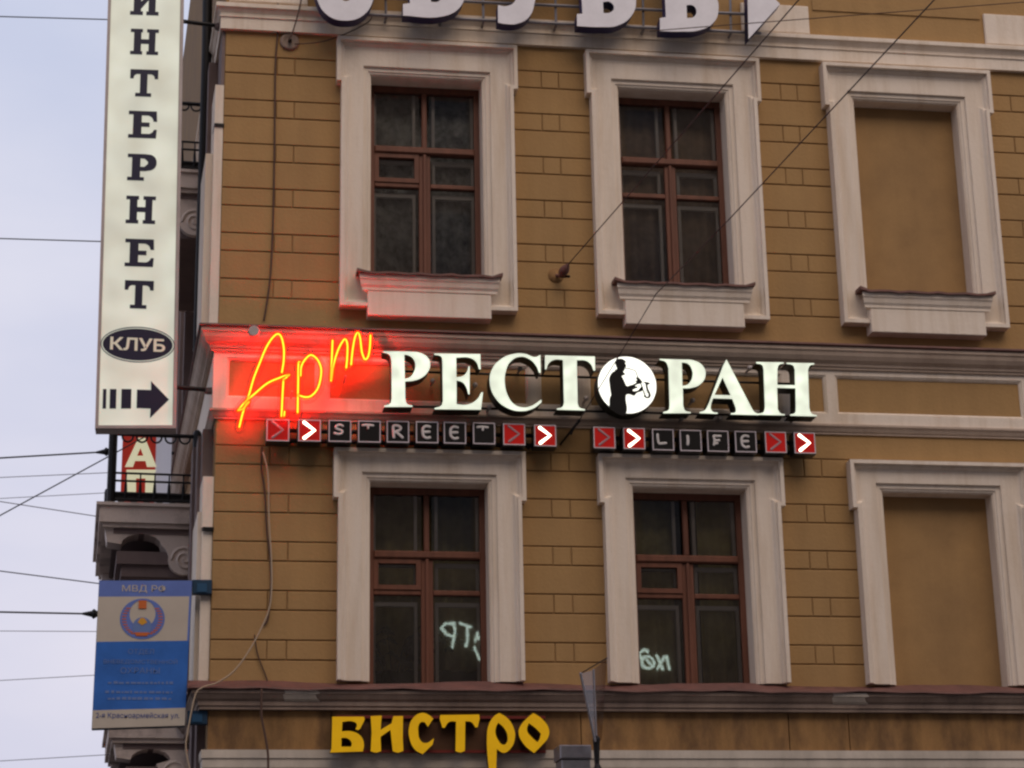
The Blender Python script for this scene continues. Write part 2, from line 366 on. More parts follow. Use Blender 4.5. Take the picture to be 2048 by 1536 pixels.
def glass_mat(name, tint, refl, rough, bump, bsc, dust=0.0):
    m = bpy.data.materials.new(name); m.use_nodes = True; t = m.node_tree; t.nodes.clear()
    o = t.nodes.new('ShaderNodeOutputMaterial'); mxs = t.nodes.new('ShaderNodeMixShader')
    tr = t.nodes.new('ShaderNodeBsdfTransparent'); tr.inputs[0].default_value = (*tint, 1)
    gl = t.nodes.new('ShaderNodeBsdfGlossy'); gl.inputs['Roughness'].default_value = rough
    fr = t.nodes.new('ShaderNodeFresnel'); fr.inputs[0].default_value = 1.5
    ml = t.nodes.new('ShaderNodeMath'); ml.operation = 'MULTIPLY'; ml.inputs[1].default_value = refl; ml.use_clamp = True
    if bump:
        g = t.nodes.new('ShaderNodeNewGeometry'); n = t.nodes.new('ShaderNodeTexNoise'); n.inputs['Scale'].default_value = bsc
        n.inputs['Detail'].default_value = 1.5
        bp = t.nodes.new('ShaderNodeBump'); bp.inputs['Strength'].default_value = bump; bp.inputs['Distance'].default_value = 0.002
        t.links.new(g.outputs['Position'], n.inputs['Vector']); t.links.new(n.outputs['Fac'], bp.inputs['Height'])
        t.links.new(bp.outputs[0], gl.inputs['Normal'])
    t.links.new(fr.outputs[0], ml.inputs[0]); t.links.new(ml.outputs[0], mxs.inputs[0])
    base = tr.outputs[0]
    if dust:
        df = t.nodes.new('ShaderNodeBsdfDiffuse'); df.inputs[0].default_value = (0.55, 0.50, 0.45, 1); m2 = t.nodes.new('ShaderNodeMixShader')
        g2 = t.nodes.new('ShaderNodeNewGeometry'); n2 = t.nodes.new('ShaderNodeTexNoise'); n2.inputs['Scale'].default_value = 5.0; n2.inputs['Detail'].default_value = 6
        mr = t.nodes.new('ShaderNodeMapRange'); mr.inputs[1].default_value = 0.3; mr.inputs[2].default_value = 0.7; mr.inputs[3].default_value = dust*0.4; mr.inputs[4].default_value = dust*1.6
        t.links.new(g2.outputs['Position'], n2.inputs['Vector']); t.links.new(n2.outputs['Fac'], mr.inputs[0]); t.links.new(mr.outputs[0], m2.inputs[0])
        t.links.new(tr.outputs[0], m2.inputs[1]); t.links.new(df.outputs[0], m2.inputs[2]); base = m2.outputs[0]
    t.links.new(base, mxs.inputs[1]); t.links.new(gl.outputs[0], mxs.inputs[2]); t.links.new(mxs.outputs[0], o.inputs[0])
    return m
M_glass = glass_mat('window_glass', (0.94, 0.94, 0.92), 1.9, 0.012, 0.08, 4.0, dust=0.022)
M_acry = glass_mat('clear_acrylic', (0.90, 0.84, 0.80), 3.0, 0.15, 0.0, 1)
M_fing = glass_mat('smoked_glass', (0.62, 0.56, 0.54), 2.2, 0.12, 0.0, 1)
def emit_mat(name, col, st, trans=0.0):
    m = bpy.data.materials.new(name); m.use_nodes = True; t = m.node_tree; t.nodes.clear()
    o = t.nodes.new('ShaderNodeOutputMaterial'); e = t.nodes.new('ShaderNodeEmission')
    e.inputs[0].default_value = (*col, 1); e.inputs[1].default_value = st
    if trans:
        x = t.nodes.new('ShaderNodeMixShader'); x.inputs[0].default_value = trans
        tr = t.nodes.new('ShaderNodeBsdfTransparent')
        t.links.new(e.outputs[0], x.inputs[1]); t.links.new(tr.outputs[0], x.inputs[2]); t.links.new(x.outputs[0], o.inputs[0])
    else: t.links.new(e.outputs[0], o.inputs[0])
    return m
M_neon = emit_mat('neon_gas', (1.0, 0.0085, 0.0004), 320.0)
M_neong = emit_mat('neon_glass_halo', (1.0, 0.035, 0.001), 2.4, 0.5)  # glass shell that also carries the tube's red-orange halo as its own glow

# ================================================================== SETTING
g = MB(); g.add([(-900, -900, 0), (900, -900, 0), (900, 900, 0), (-900, 900, 0)], [(0, 1, 2, 3)])
g.build('ground', M_asph, kind='structure')
MB().box(-60, 60, -16.5, -5.0, -0.02, 0.004).build('road', M_asph, kind='structure')
MB().box(0.3, 40, -5.0, 0.6, -0.02, 0.13).build('pavement', M_pave, kind='structure')
MB().box(-40, 60, -33.5, -16.5, -0.02, 0.13).build('pavement', M_pave, kind='structure')

# ================================================================== CORNER BUILDING
B = empty('corner_building', label='ochre stucco corner building with pale window surrounds and cornices', category='building')
WC = [2.215, 4.765, 7.285]                 # window axes
JW, EW, OW = 0.872, 0.918, 0.578           # half widths: jamb outside, ear outside, opening
UT, UE, UB = 11.205, 10.715, 8.325         # upper surround: top, ear foot, bottom
LT, LE, LB = 6.895, 6.41, 4.69             # lower surround
UO = (8.66, 10.855); LO = (4.64, 6.612)    # openings

# wall core (behind the stucco blocks)
xs = [CORNER.x]
for c in WC: xs += [c-OW, c+OW]
xs += [XR]; zs = [0, LO[0], LO[1], UO[0], UO[1], 16.0]
def solid(i, j): return not (i in (1, 3, 5) and j in (1, 3))
mb = frame_grid(MB(), xs, zs, solid, 0.0125, 0.42)
sp = [side(0, 0, 0), side(0, SLEN, 0)]
mb.add([(XR, 0.02, 0), (XR, 24, 0), (XR, 24, 16), (XR, 0.02, 16)], [(0, 1, 2, 3)])
mb.add([(CORNER.x, 0.02, 16), (XR, 0.02, 16), (XR, 24, 16), (sp[1][0], 23.96, 16)], [(0, 1, 2, 3)])
mb.add([(sp[1][0], sp[1][1], 0), (sp[1][0], sp[1][1], 16), (XR, 24, 16), (XR, 24, 0)], [(0, 1, 2, 3)])
mb.build('wall', M_joint, B)
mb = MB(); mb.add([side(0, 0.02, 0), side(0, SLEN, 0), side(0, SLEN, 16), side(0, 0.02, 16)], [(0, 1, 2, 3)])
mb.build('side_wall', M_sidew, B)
# blind windows on the right: stucco backs
for c in WC[2:]:
    for z0, z1, nm in ((UO[0], UO[1], 'upper'), (LO[0], LO[1], 'lower')):
        MB().box(c-OW-0.02, c+OW+0.02, 0.17, 0.4, z0-0.05, z1+0.05).build('blind_window_infill', M_infill, B)

# stucco blocks, one object each
cache = {}
def block(x0, x1, z0, z1, mt=None):
    w, h = round(x1-x0, 4), round(z1-z0, 4); mt = mt or M_stucco
    if (w, h, mt.name) not in cache: cache[(w, h, mt.name)] = MB().cham(-w/2, w/2, 0.0, 0.05, -h/2, h/2, 0.007).mesh('stucco_block')
    o = obj('stucco_block', cache[(w, h, mt.name)], mt, B); o.location = ((x0+x1)/2, random.uniform(-0.0012, 0.0012), (z0+z1)/2)
J = 0.0048                                   # half of a joint
piers = [(CORNER.x+0.004, WC[0]-JW+0.10, [0.70, 0.88])]
for a, b_ in ((0, 1), (1, 2)):
    m_ = (WC[a]+WC[b_])/2; piers.append((WC[a]+JW-0.10, WC[b_]-JW+0.10, [m_-0.092, m_+0.088]))
piers.append((WC[2]+JW-0.10, 12.98, [8.46, 8.64, 9.75, 9.93, 11.1, 11.28]))
def courses(tops, h, z_top, z_bot):
    for px0, px1, vj in piers:
        prev = z_top
        for t in tops:
            if prev-t > 0.05 and t != tops[0]: block(px0, px1, t+J, prev-J)
            cuts = [px0]+vj+[px1]
            for k in range(len(cuts)-1):
                block(cuts[k]+(J*0.8 if k else 0), cuts[k+1]-(J*0.8 if k < len(cuts)-2 else 0), t-h+J, t-J)
            prev = t-h
        if prev-z_bot > 0.08: block(px0, px1, z_bot+J, prev-J)
courses([10.988-0.4766*k for k in range(6)], 0.188, 11.3, 8.42)
courses([6.925-0.4643*k for k in range(5)], 0.184, 7.2, 4.60)
block(CORNER.x+0.004, 12.98, 10.988+J, 11.30)     # plain course under the top cornice
block(CORNER.x+0.004, 12.98, 7.95, 8.416-J)       # plain course under the upper windows
block(CORNER.x+0.004, 12.98, 6.925+J, 7.24)       # plain course over the lower windows

# ------------------------------------------------ window surrounds and windows
PROF = [(0.0, 0.03), (0.0, -0.135), (0.036, -0.135), (0.038, -0.098), (0.058, -0.092), (0.078, -0.064), (0.098, -0.061), (0.104, -0.061), (0.105, 0.03)]
INN = [(0.0, 0.03), (0.0, -0.056), (0.008, -0.056), (0.010, -0.034), (0.034, -0.030), (0.052, -0.030), (0.058, -0.018), (0.075, -0.014), (0.075, 0.16)]
def surround(W_, c, zt, ze, zb, zo, closed):
    path = [(c-JW, zb), (c-JW, ze), (c-EW, ze), (c-EW, zt), (c+EW, zt), (c+EW, ze), (c+JW, ze), (c+JW, zb)]
    sweep_xz(path, PROF, closed).build('surround_moulding', M_trim, W_)
    xi = OW+0.075; zi = zo+0.075; a = 0.098; y0, y1 = -0.058, 0.03
    p = MB()
    p.box(c-JW+a, c-xi+0.004, y0, y1, zb+(a if closed else 0.0), ze+a); p.box(c+xi-0.004, c+JW-a, y0, y1, zb+(a if closed else 0.0), ze+a)
    p.box(c-EW+a, c-xi+0.004, y0, y1, ze+a, zt-a); p.box(c+xi-0.004, c+EW-a, y0, y1, ze+a, zt-a)
    p.box(c-xi+0.004, c+xi-0.004, y0, y1, zi-0.004, zt-a)
    if closed: p.box(c-xi+0.004, c+xi-0.004, y0, y1, zb+a, UO[0])
    p.build('surround_band', M_trim, W_)
    z0 = UO[0] if closed else zb
    sweep_xz([(c-xi, z0), (c-xi, zi), (c+xi, zi), (c+xi, z0)], INN).build('inner_bead', M_trim, W_)
    # plastered reveal, pale like the trim
    rv = MB(); yb = 0.27
    rv.box(c-OW-0.004, c-OW+0.012, 0.0, yb, z0, zo); rv.box(c+OW-0.012, c+OW+0.004, 0.0, yb, z0, zo)
    rv.box(c-OW+0.012, c+OW-0.012, 0.0, yb, zo-0.012, zo+0.004)
    rv.build('reveal', M_trim, W_)

def sash(W_, c, z0, z1, zt, zr, vent, inner):
    """casement window: outer frame, transom, mullions, rails, six panes, pale inner sash behind"""
    x0, x1 = c-OW+0.012, c+OW-0.012; y0, y1 = 0.215, 0.285
    fr = MB(); fr.box(x0, x0+0.055, y0, y1, z0, z1); fr.box(x1-0.055, x1, y0, y1, z0, z1)
    fr.box(x0+0.055, x1-0.055, y0, y1, z1-0.075, z1-0.012); fr.box(x0+0.055, x1-0.055, y0, y1, z0, z0+0.06)
    fr.build('window_frame', M_wood, W_)
    MB().cham(x0+0.056, x1-0.056, y0-0.028, y1, zt, zt+0.072, 0.012).build('transom', M_wood, W_)
    MB().cham(c-0.026, c+0.026, y0+0.004, y1, zt+0.073, z1-0.076, 0.01).build('mullion', M_wood, W_)
    m2 = MB(); m2.cham(c-0.058, c+0.058, y0+0.006, y1, z0+0.061, zt-0.001, 0.006); m2.cham(c-0.017, c+0.017, y0-0.016, y0+0.005, z0+0.061, zt-0.001, 0.006)
    m2.build('mullion', M_wood, W_)
    for s in (-1, 1):
        a, b_ = (x0+0.056, c-0.059) if s < 0 else (c+0.059, x1-0.056)
        MB().cham(a, b_, y0+0.006, y1, zr, zr+0.05, 0.008).build('rail', M_wood, W_)
        if s in vent:
            v = MB(); w = 0.045
            v.box(a, a+w, y0-0.006, y1, zr+0.051, zt-0.002); v.box(b_-w, b_, y0-0.006, y1, zr+0.051, zt-0.002)
            v.box(a+w, b_-w, y0-0.006, y1, zr+0.051, zr+0.051+w); v.box(a+w, b_-w, y0-0.006, y1, zt-0.002-w, zt-0.002)
            v.build('vent_sash', M_wood, W_)
        for q0, q1 in ((z0+0.06, zr), (zr+0.05, zt), (zt+0.072, z1-0.075)):
            MB().box(a-0.01, b_+0.01, 0.252, 0.256, q0-0.01, q1+0.01).build('pane', M_glass, W_)
    # the second, inner sash is painted pale
    p = MB(); yi = 0.30
    for a, b_ in ((x0+0.05, c-0.085), (c+0.085, x1-0.05)):
        for q0, q1 in inner:
            if q1 > z1-0.3: q1 = z1+0.1
            p.box(a, a+0.03, yi, yi+0.04, q0, q1); p.box(b_-0.03, b_, yi, yi+0.04, q0, q1); p.box(a+0.03, b_-0.03, yi, yi+0.04, q1-0.04, q1)
    p.build('inner_sash', M_pale, W_)
    # room behind
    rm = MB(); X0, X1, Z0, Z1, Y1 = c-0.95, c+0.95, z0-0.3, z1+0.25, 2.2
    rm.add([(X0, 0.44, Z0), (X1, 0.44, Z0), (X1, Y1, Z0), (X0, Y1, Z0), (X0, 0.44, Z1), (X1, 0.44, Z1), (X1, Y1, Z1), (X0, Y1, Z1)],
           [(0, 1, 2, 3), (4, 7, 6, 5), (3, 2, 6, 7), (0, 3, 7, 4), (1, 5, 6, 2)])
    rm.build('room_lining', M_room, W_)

PLACE = ['left', 'middle', 'right']
for k, c in enumerate(WC):
    wu = empty('window' if k < 2 else 'blind_window', B)
    surround(wu, c, UT, UE, UB, UO[1], True)
    # metal sill with curled ends, moulding and apron block under it
    s_ = MB(); n = 14; xa, xb = c-0.715, c+0.715
    for i in range(n+1):
        x = xa+(xb-xa)*i/n; e = 0.028 if i in (0, n) else 0.0; w_ = 0.006*math.sin(i*2.3+k)+0.004*random.random()
        for (y, z) in ((0.20, 8.705), (-0.228, 8.648+w_+e), (-0.231, 8.626+w_+e*0.6), (0.0, 8.650)):
            s_.v.append((x, y, z))
    for i in range(n):
        for a in range(4): s_.f.append((i*4+a, (i+1)*4+a, (i+1)*4+(a+1) % 4, i*4+(a+1) % 4))
    s_.f += [(0, 1, 2, 3), (n*4+3, n*4+2, n*4+1, n*4)]
    s_.build('sill_flashing', M_flash, wu)
    pr = [(0.0, 8.655), (0.200, 8.632), (0.200, 8.590), (0.188, 8.572), (0.180, 8.530), (0.165, 8.505), (0.165, 8.478), (0.0, 8.478)]
    m_ = MB()
    for xx, ins in ((c-0.69, 1), (c+0.69, -1)):
        for o_, z in pr: m_.v.append((xx+ins*(0.200-o_)*0.75, -o_, z))
    kk = len(pr)
    for a in range(kk): m_.f.append((a, kk+a, kk+(a+1) % kk, (a+1) % kk))
    m_.f += [tuple(range(kk)), tuple(kk+a for a in reversed(range(kk)))]
    m_.build('sill_moulding', M_trim, wu)
    ap = MB(); ap.cham(c-0.605, c+0.605, -0.158, 0.02, 8.222, 8.4775, 0.006); ap.build('apron_block', M_trim, wu)
    if k < 2: sash(wu, c, UO[0], UO[1], 10.097, 9.73, (-1,) if k == 0 else (), ((UO[0], 9.69), (9.80, 10.06), (10.20, 10.80)))
    wl = empty('window' if k < 2 else 'blind_window', B)
    surround(wl, c, LT, LE, LB, LO[1], False)
    if k < 2: sash(wl, c, LO[0], LO[1], 5.905, 5.553, (-1,), ((LO[0], 5.50), (5.62, 5.88), (6.0, 6.55)))

# curtains (things hanging behind the glass)
def curtain(name, x0, x1, z0, z1, y, amp, waves, m_, label, group=None):
    mb = MB(); n = int(waves*8)
    for i in range(n+1):
        t = i/n; x = x0+(x1-x0)*t; yy = y+amp*math.sin(t*waves*2*math.pi+math.sin(t*9)*0.8)+amp*0.4*math.sin(t*waves*3.7)
        mb.v += [(x, yy, z0), (x, yy*0.7+y*0.3, (z0+z1)/2), (x, y+(yy-y)*0.4, z1)]
    for i in range(n):
        for a in range(2): mb.f.append((i*3+a, (i+1)*3+a, (i+1)*3+a+1, i*3+a+1))
    o = mb.build(name, m_, smooth=True, label=label, category='curtain')
    sm = o.modifiers.new('thickness', 'SOLIDIFY'); sm.thickness = 0.004
    if group: o['group'] = group
curtain('tulle_curtain', WC[0]-0.60, WC[0]+0.60, 8.55, 10.9, 0.40, 0.030, 7, M_tulle, 'greyish tulle curtain inside the upper window nearest the building corner')
curtain('curtain', WC[1]-0.60, WC[1]+0.60, 8.55, 10.9, 0.40, 0.030, 8, M_curt, 'dull brown curtain inside the upper middle window between two pale jambs')
curtain('curtain', WC[0]-0.62, WC[0]+0.62, 4.9, 6.62, 0.62, 0.05, 7, M_curtg, 'olive curtain in the lower left window behind the palm plant')
curtain('curtain', WC[1]-0.62, WC[1]-0.1, 4.6, 6.62, 0.42, 0.035, 3, M_curtg, 'olive curtain in the left half of the lower middle window')
curtain('curtain', WC[1]+0.16, WC[1]+0.62, 4.6, 6.62, 0.41, 0.035, 4, M_curtg, 'olive curtain drawn to the right side of the lower middle window')

# potted palm behind the lower left window
pl = empty('potted_palm', label='dark palm plant with drooping fronds behind the lower left window', category='plant')
px_, py_ = WC[0]-0.30, 0.47
MB().lathe([(0.07, 0), (0.09, 0.22), (0.095, 0.24), (0.07, 0.24)], (px_, py_, 4.38)).build('pot', M_pot, pl)
for i in range(11):
    an = i*2.4+0.3; ln = 0.65+0.35*random.random(); hgt = 0.9+0.6*random.random()
    pts = []
    for t in [q/7 for q in range(8)]:
        rr = ln*t*0.8; pts.append(Vector((px_+math.cos(an)*rr, py_+math.sin(an)*rr*0.12, 4.60+hgt*1.5*t-0.9*hgt*t*t*1.2)))
    fr = MB(); fr.tube(pts, [0.007*(1-0.8*q/7) for q in range(8)], 5)
    for q in range(1, 8):
        for s in (-1, 1):
            a = pts[q]; d = Vector((math.cos(an)*0.6-s*math.sin(an)*0.7, math.sin(an)*0.4+s*math.cos(an)*0.4, -0.55))*0.2*(1-q/12)
            wv = Vector((0.017, 0, 0.017)); fr.add([a-wv, a+wv, a+d*0.6+wv*0.8, a+d, a+d*0.6-wv*0.8], [(0, 1, 2, 3, 4)])
    fr.build('frond', M_leaf, pl)

# ------------------------------------------------ cornices (run round the corner)
# top cornice
sweep_xy([(-0.03, 11.262), (0.052, 11.262), (0.052, 11.385), (0.066, 11.392), (0.066, 11.405), (0.050, 11.410), (0.055, 11.435), (0.085, 11.475), (0.105, 11.485), (0.105, 11.525), (0.09, 11.535), (-0.03, 11.56)]).build('top_cornice', M_trim, B)
# wall over the top cornice: panels
block_top = MB().box(CORNER.x, XR, 0.0, 0.03, 11.555, 13.2).build('upper_wall_face', M_stucco, B)
MB().cham(CORNER.x+0.03, 1.0, -0.035, 0.01, 11.585, 12.2, 0.008).build('pale_panel', M_trim, B)
MB().cham(5.55, 6.285, -0.035, 0.01, 11.560+0.012, 11.895, 0.008).build('pale_panel', M_trim, B)
MB().cham(8.238, 9.2, -0.035, 0.01, 11.572, 11.93, 0.008).build('pale_panel', M_trim, B)
MB().box(6.34, 8.20, -0.012, 0.005, 11.87, 11.99).build('raised_strip', M_stucco, B)
# middle cornice
sweep_xy([(-0.02, 8.10), (0.185, 8.080), (0.190, 8.062), (0.180, 8.052), (-0.02, 8.052)]).build('cornice_flashing', M_flash, B)
sweep_xy([(-0.02, 8.0505), (0.165, 8.0505), (0.165, 8.015), (0.150, 8.000), (0.140, 7.965), (0.115, 7.925), (0.080, 7.895), (0.075, 7.872), (0.060, 7.868), (0.060, 7.846), (-0.02, 7.846)]).build('middle_cornice', M_corn, B)
# frieze with sunk panels
xs = [CORNER.x-0.03]; pan = [(0.27, 1.14), (1.235, 3.195), (3.295, 3.69), (3.785, 5.745), (5.845, 6.205), (6.30, 8.265), (8.365, 8.75), (8.85, 10.80), (10.90, 12.85)]
for a, b_ in pan: xs += [a, b_]
xs += [XR]
def fsolid(i, j): return not (j == 1 and i % 2 == 1)
frieze = frame_grid(MB(), xs, [7.275, 7.385, 7.79, 7.85], fsolid, -0.035, 0.055)
frieze.add([(xs[0], -0.035, 7.275), (xs[0], -0.035, 7.85), side(0.03, 3, 7.85), side(0.03, 3, 7.275)], [(0, 1, 2, 3)])
frieze.add([(xs[0], -0.035, 7.275), (XR, -0.035, 7.275), (XR, 0.03, 7.275), (xs[0], 0.03, 7.275)], [(0, 1, 2, 3)])
frieze.build('frieze', M_trim, B)
for a, b_ in pan:
    MB().box(a-0.01, b_+0.01, -0.004, 0.06, 7.36, 7.81).build('frieze_panel', M_stucco, B)
    sweep_xz([(a, 7.385), (a, 7.79), (b_, 7.79), (b_, 7.385)], [(0.0, 0.0), (0.0, -0.026), (0.012, -0.026), (0.028, -0.010), (0.028, 0.0)], True).build('panel_bead', M_trim, B)
sweep_xy([(-0.02, 7.2745), (0.062, 7.2745), (0.062, 7.255), (0.045, 7.235), (0.030, 7.205), (0.018, 7.195), (0.018, 7.18), (-0.02, 7.18)]).build('architrave_moulding', M_corn, B)
# lower ledge: sloping flashing (buckled), sooty moulding, two pale repaired patches
fl = MB(); nx = 60
for i in range(nx+1):
    x = CORNER.x-0.19+(XR-CORNER.x+0.19)*i/nx; w_ = 0.007*math.sin(i*0.9)+0.006*math.sin(i*2.17+1)
    up_ = 0.02+0.012*math.sin(i*0.61)+0.010*random.random()
    for y, z in ((0.02, 4.665+up_), (-0.185, 4.604+w_), (-0.190, 4.589+w_), (0.02, 4.590)): fl.v.append((x, y, z))
for i in range(nx):
    for a in range(4): fl.f.append((i*4+a, (i+1)*4+a, (i+1)*4+(a+1) % 4, i*4+(a+1) % 4))
fl.f += [(0, 1, 2, 3), (nx*4+3, nx*4+2, nx*4+1, nx*4)]
fl.build('ledge_flashing', M_flash, B)
fs = MB(); fs.add([side(0, 0, 4.68), side(0.185, -0.185, 4.61), side(0.185, 5, 4.61), side(0, 5, 4.68), side(0, 0, 4.59), side(0.185, -0.185, 4.588), side(0.185, 5, 4.588), side(0, 5, 4.59)],
       [(0, 1, 2, 3), (4, 7, 6, 5), (1, 5, 6, 2), (0, 4, 5, 1)]); fs.build('ledge_flashing', M_flash, B)
sweep_xy([(-0.02, 4.5865), (0.160, 4.5865), (0.160, 4.555), (0.148, 4.545), (0.125, 4.510), (0.100, 4.490), (0.100, 4.452), (0.085, 4.444), (0.085, 4.418), (-0.02, 4.418)]).build('lower_ledge', M_ledge, B)
for a, b_ in ((0.86, 1.16), (6.03, 6.36)):
    p = MB(); pp = [(0.163, 4.5862), (0.163, 4.553), (0.151, 4.542), (0.128, 4.507), (0.103, 4.488), (0.09, 4.488), (0.09, 4.5862)]; kp = len(pp)
    for xx, jj in ((a, 0.012), (b_, 0.03)): p.v += [(xx+jj*math.sin(q*2.1), -o_, z) for q, (o_, z) in enumerate(pp)]
    p.f += [(q, kp+q, kp+(q+1) % kp, (q+1) % kp) for q in range(kp)]+[tuple(range(kp)), tuple(kp+q for q in reversed(range(kp)))]
    p.build('repaired_patch', M_strip, B)
# fascia panels under the ledge
cuts = [CORNER.x-0.004, 1.30, 3.62, 5.62, 6.21, 8.6, XR]
for a, b_ in zip(cuts[:-1], cuts[1:]):
    MB().cham(a+0.004, b_-0.004, -0.02, 0.02, 4.06, 4.417, 0.004).build('fascia_panel', M_fascia, B)
sweep_xy([(-0.02, 4.0585), (0.055, 4.0585), (0.055, 3.985), (0.042, 3.972), (0.042, 3.90), (0.030, 3.885), (0.030, 3.78), (-0.02, 3.78)]).build('white_string_course', M_strip, B)

# corner pilaster strips on the side street, seen on edge
def sbox(mb, L0, L1, o0, o1, z0, z1): return mb.box(o0, o1, L0, L1, z0, z1, fn=side)
p = MB(); sbox(p, 0.006, 0.5, 0.0, 0.085, 8.12, 10.66); p.build('corner_pilaster', M_trim, B)
p = MB(); sbox(p, 0.10, 0.9, 0.0, 0.155, 8.12, 9.95); p.build('corner_pilaster', M_trim, B)
p = MB(); sbox(p, 0.006, 0.5, 0.0, 0.03, 10.662, 11.26); p.build('corner_pilaster', M_sidet, B)
p = MB(); sbox(p, 0.015, 0.5, 0.0, 0.10, 6.13, 6.62); p.build('corner_pilaster', M_trim, B)
p = MB(); sbox(p, 0.03, 0.5, 0.0, 0.095, 4.69, 6.095); p.build('corner_pilaster', M_trim, B)
p = MB(); sbox(p, 0.12, 0.9, 0.0, 0.135, 4.69, 6.30); p.build('corner_pilaster', M_trim, B)
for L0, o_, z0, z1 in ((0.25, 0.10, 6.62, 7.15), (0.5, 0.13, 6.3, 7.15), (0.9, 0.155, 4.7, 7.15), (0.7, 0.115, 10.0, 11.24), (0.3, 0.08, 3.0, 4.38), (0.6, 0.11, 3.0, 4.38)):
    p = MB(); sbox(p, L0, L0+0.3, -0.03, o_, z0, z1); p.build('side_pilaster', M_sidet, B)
p = MB(); p.tube([side(0.13, 1.0, 8.2), side(0.13, 1.0, 11.5), side(0.16, 1.0, 14.0)], 0.055, 10); p.build('drainpipe', M_iron, B, smooth=True)
p = MB()
for L0 in (4.3, 6.6):
    for z0, z1 in ((4.7, 6.9), (8.4, 11.2)):
        sbox(p, L0, L0+0.2, -0.03, 0.12, z0, z1); sbox(p, L0+1.2, L0+1.4, -0.03, 0.12, z0, z1); sbox(p, L0-0.1, L0+1.5, -0.03, 0.17, z1, z1+0.25)
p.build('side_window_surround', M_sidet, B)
# notches of shadow on the pilaster, put in as small black boxes
for z in (10.22, 6.112):
    p = MB(); sbox(p, -0.012, 0.2, -0.01, 0.088, z-0.014, z+0.014); p.build('shadow_notch', M_iron, B)

# ------------------------------------------------ balconies on the side street
def balcony(zt, L0, Ll, proj, rail):
    bl = empty('balcony', B)
    fn = side
    p = MB(); sbox(p, L0-0.05, L0+Ll+0.05, -0.02, proj+0.10, zt-0.032, zt); p.build('slab', M_balc, bl)
    p = MB(); sbox(p, L0-0.02, L0+Ll+0.02, -0.02, proj+0.065, zt-0.20, zt-0.034); p.build('slab_moulding', M_balc, bl)
    p = MB(); sbox(p, L0+0.012, L0+Ll-0.012, -0.02, proj+0.03, zt-0.245, zt-0.202); p.build('slab_moulding', M_balc, bl)
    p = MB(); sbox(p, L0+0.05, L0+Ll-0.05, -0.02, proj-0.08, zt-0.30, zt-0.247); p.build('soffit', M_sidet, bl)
    # consoles: side outline (out from wall, height below the moulding)
    out = [(proj+0.005, 0.0)]
    out += [(proj-0.02, -0.14), (proj-0.16, -0.16)]
    for i in range(9):
        a = math.pi*i/8; out.append((proj-0.16-0.20*(1-math.cos(a)), -0.16+0.11*math.sin(a)))
    out += [(0.36, -0.20), (0.33, -0.27)]
    for i in range(9):
        a = -0.2+math.pi*0.72*i/8; out.append((0.17+0.165*math.cos(a), -0.30-0.16*math.sin(a)))
    out += [(-0.02, -0.46), (-0.02, 0.0)]
    for Lc in (L0+0.06, L0+Ll-0.36):
        poly = [(x, z+zt-0.247) for x, z in out]
        c_ = MB(); c_.prism(poly, Lc, Lc+0.30, fn=side); co = c_.build('console', M_balc, bl)
    for Lc in (L0+0.06,):
        c_ = MB(); pts = []
        for i in range(26):
            a = i*0.5; r_ = 0.135*(1-i/28); pts.append(side(0.165+r_*math.cos(a), Lc+0.002, zt-0.247-0.30+r_*math.sin(a)))
        c_.tube(pts, 0.017, 6); c_.build('scroll', M_balc, bl, smooth=True)
    # stepped dark mouldings below, against the wall
    p = MB(); sbox(p, L0+0.1, L0+Ll-0.1, -0.02, proj-0.12, zt-0.60, zt-0.47); sbox(p, L0+0.14, L0+Ll-0.14, -0.02, proj-0.17, zt-0.72, zt-0.602); p.build('corbel_course', M_sidet, bl)
    if rail:
        ri = MB(); h = rail; La, Lb = L0+0.04, L0+Ll-0.04; po = proj-0.04
        runs = [((0.06, La), (po, La)), ((po, La), (po, Lb)), ((po, Lb), (0.06, Lb))]
        for (o0, l0), (o1, l1) in runs:
            for hz, rr in ((h, 0.022), (h*0.44, 0.012), (h*0.33, 0.012), (0.11, 0.02), (0.045, 0.018)):
                ri.tube([side(o0, l0, zt+hz), side(o1, l1, zt+hz)], rr, 6)
        ri.build('railing_rails', M_iron, bl)
        for o_, l_ in ((po, La), (po, Lb), (0.08, La)):
            MB().tube([side(o_, l_, zt), side(o_, l_, zt+h+0.03)], 0.044, 8).build('railing_post', M_iron, bl)
        for (o0, l0), (o1, l1) in runs:
            ln = math.hypot(o1-o0, l1-l0); nb = int(ln/0.125)
            for q in range(1, nb):
                t = q/nb; o_, l_ = o0+(o1-o0)*t, l0+(l1-l0)*t
                b1 = MB(); b1.tube([side(o_, l_, zt+0.045), side(o_, l_, zt+0.10), side(o_, l_, zt+0.2), side(o_, l_, zt+h*0.33)], [0.012, 0.022, 0.016, 0.009], 6)
                # small hoop under the top rail and a ring between the mid rails
                dx, dl = (o1-o0)/ln, (l1-l0)/ln; hp = []
                for a in [math.pi*k2/6 for k2 in range(7)]:
                    hp.append(side(o_+dx*0.055*math.cos(a), l_+dl*0.055*math.cos(a), zt+h-0.02-0.06*math.sin(a)))
                b1.build('baluster', M_iron, bl); MB().tube(hp, 0.011, 5).build('railing_hoop', M_iron, bl)
                MB().tube([side(o_, l_, zt+h*0.33), side(o_, l_, zt+h*0.44)], 0.008, 5).build('railing_pin', M_iron, bl)
        bt = MB(); sbox(bt, La-0.004, La+0.004, 0.06, po, zt+0.05, zt+0.115); sbox(bt, La, Lb, po-0.004, po+0.004, zt+0.03, zt+0.13)
        bt.build('railing_skirt', M_iron, bl)
    return bl
balcony(6.735, 1.62, 2.6, 0.965, 0.735)
balcony(10.40, 1.62, 2.6, 1.02, 0.80)
balcony(4.66, 2.2, 2.0, 0.78, 0)

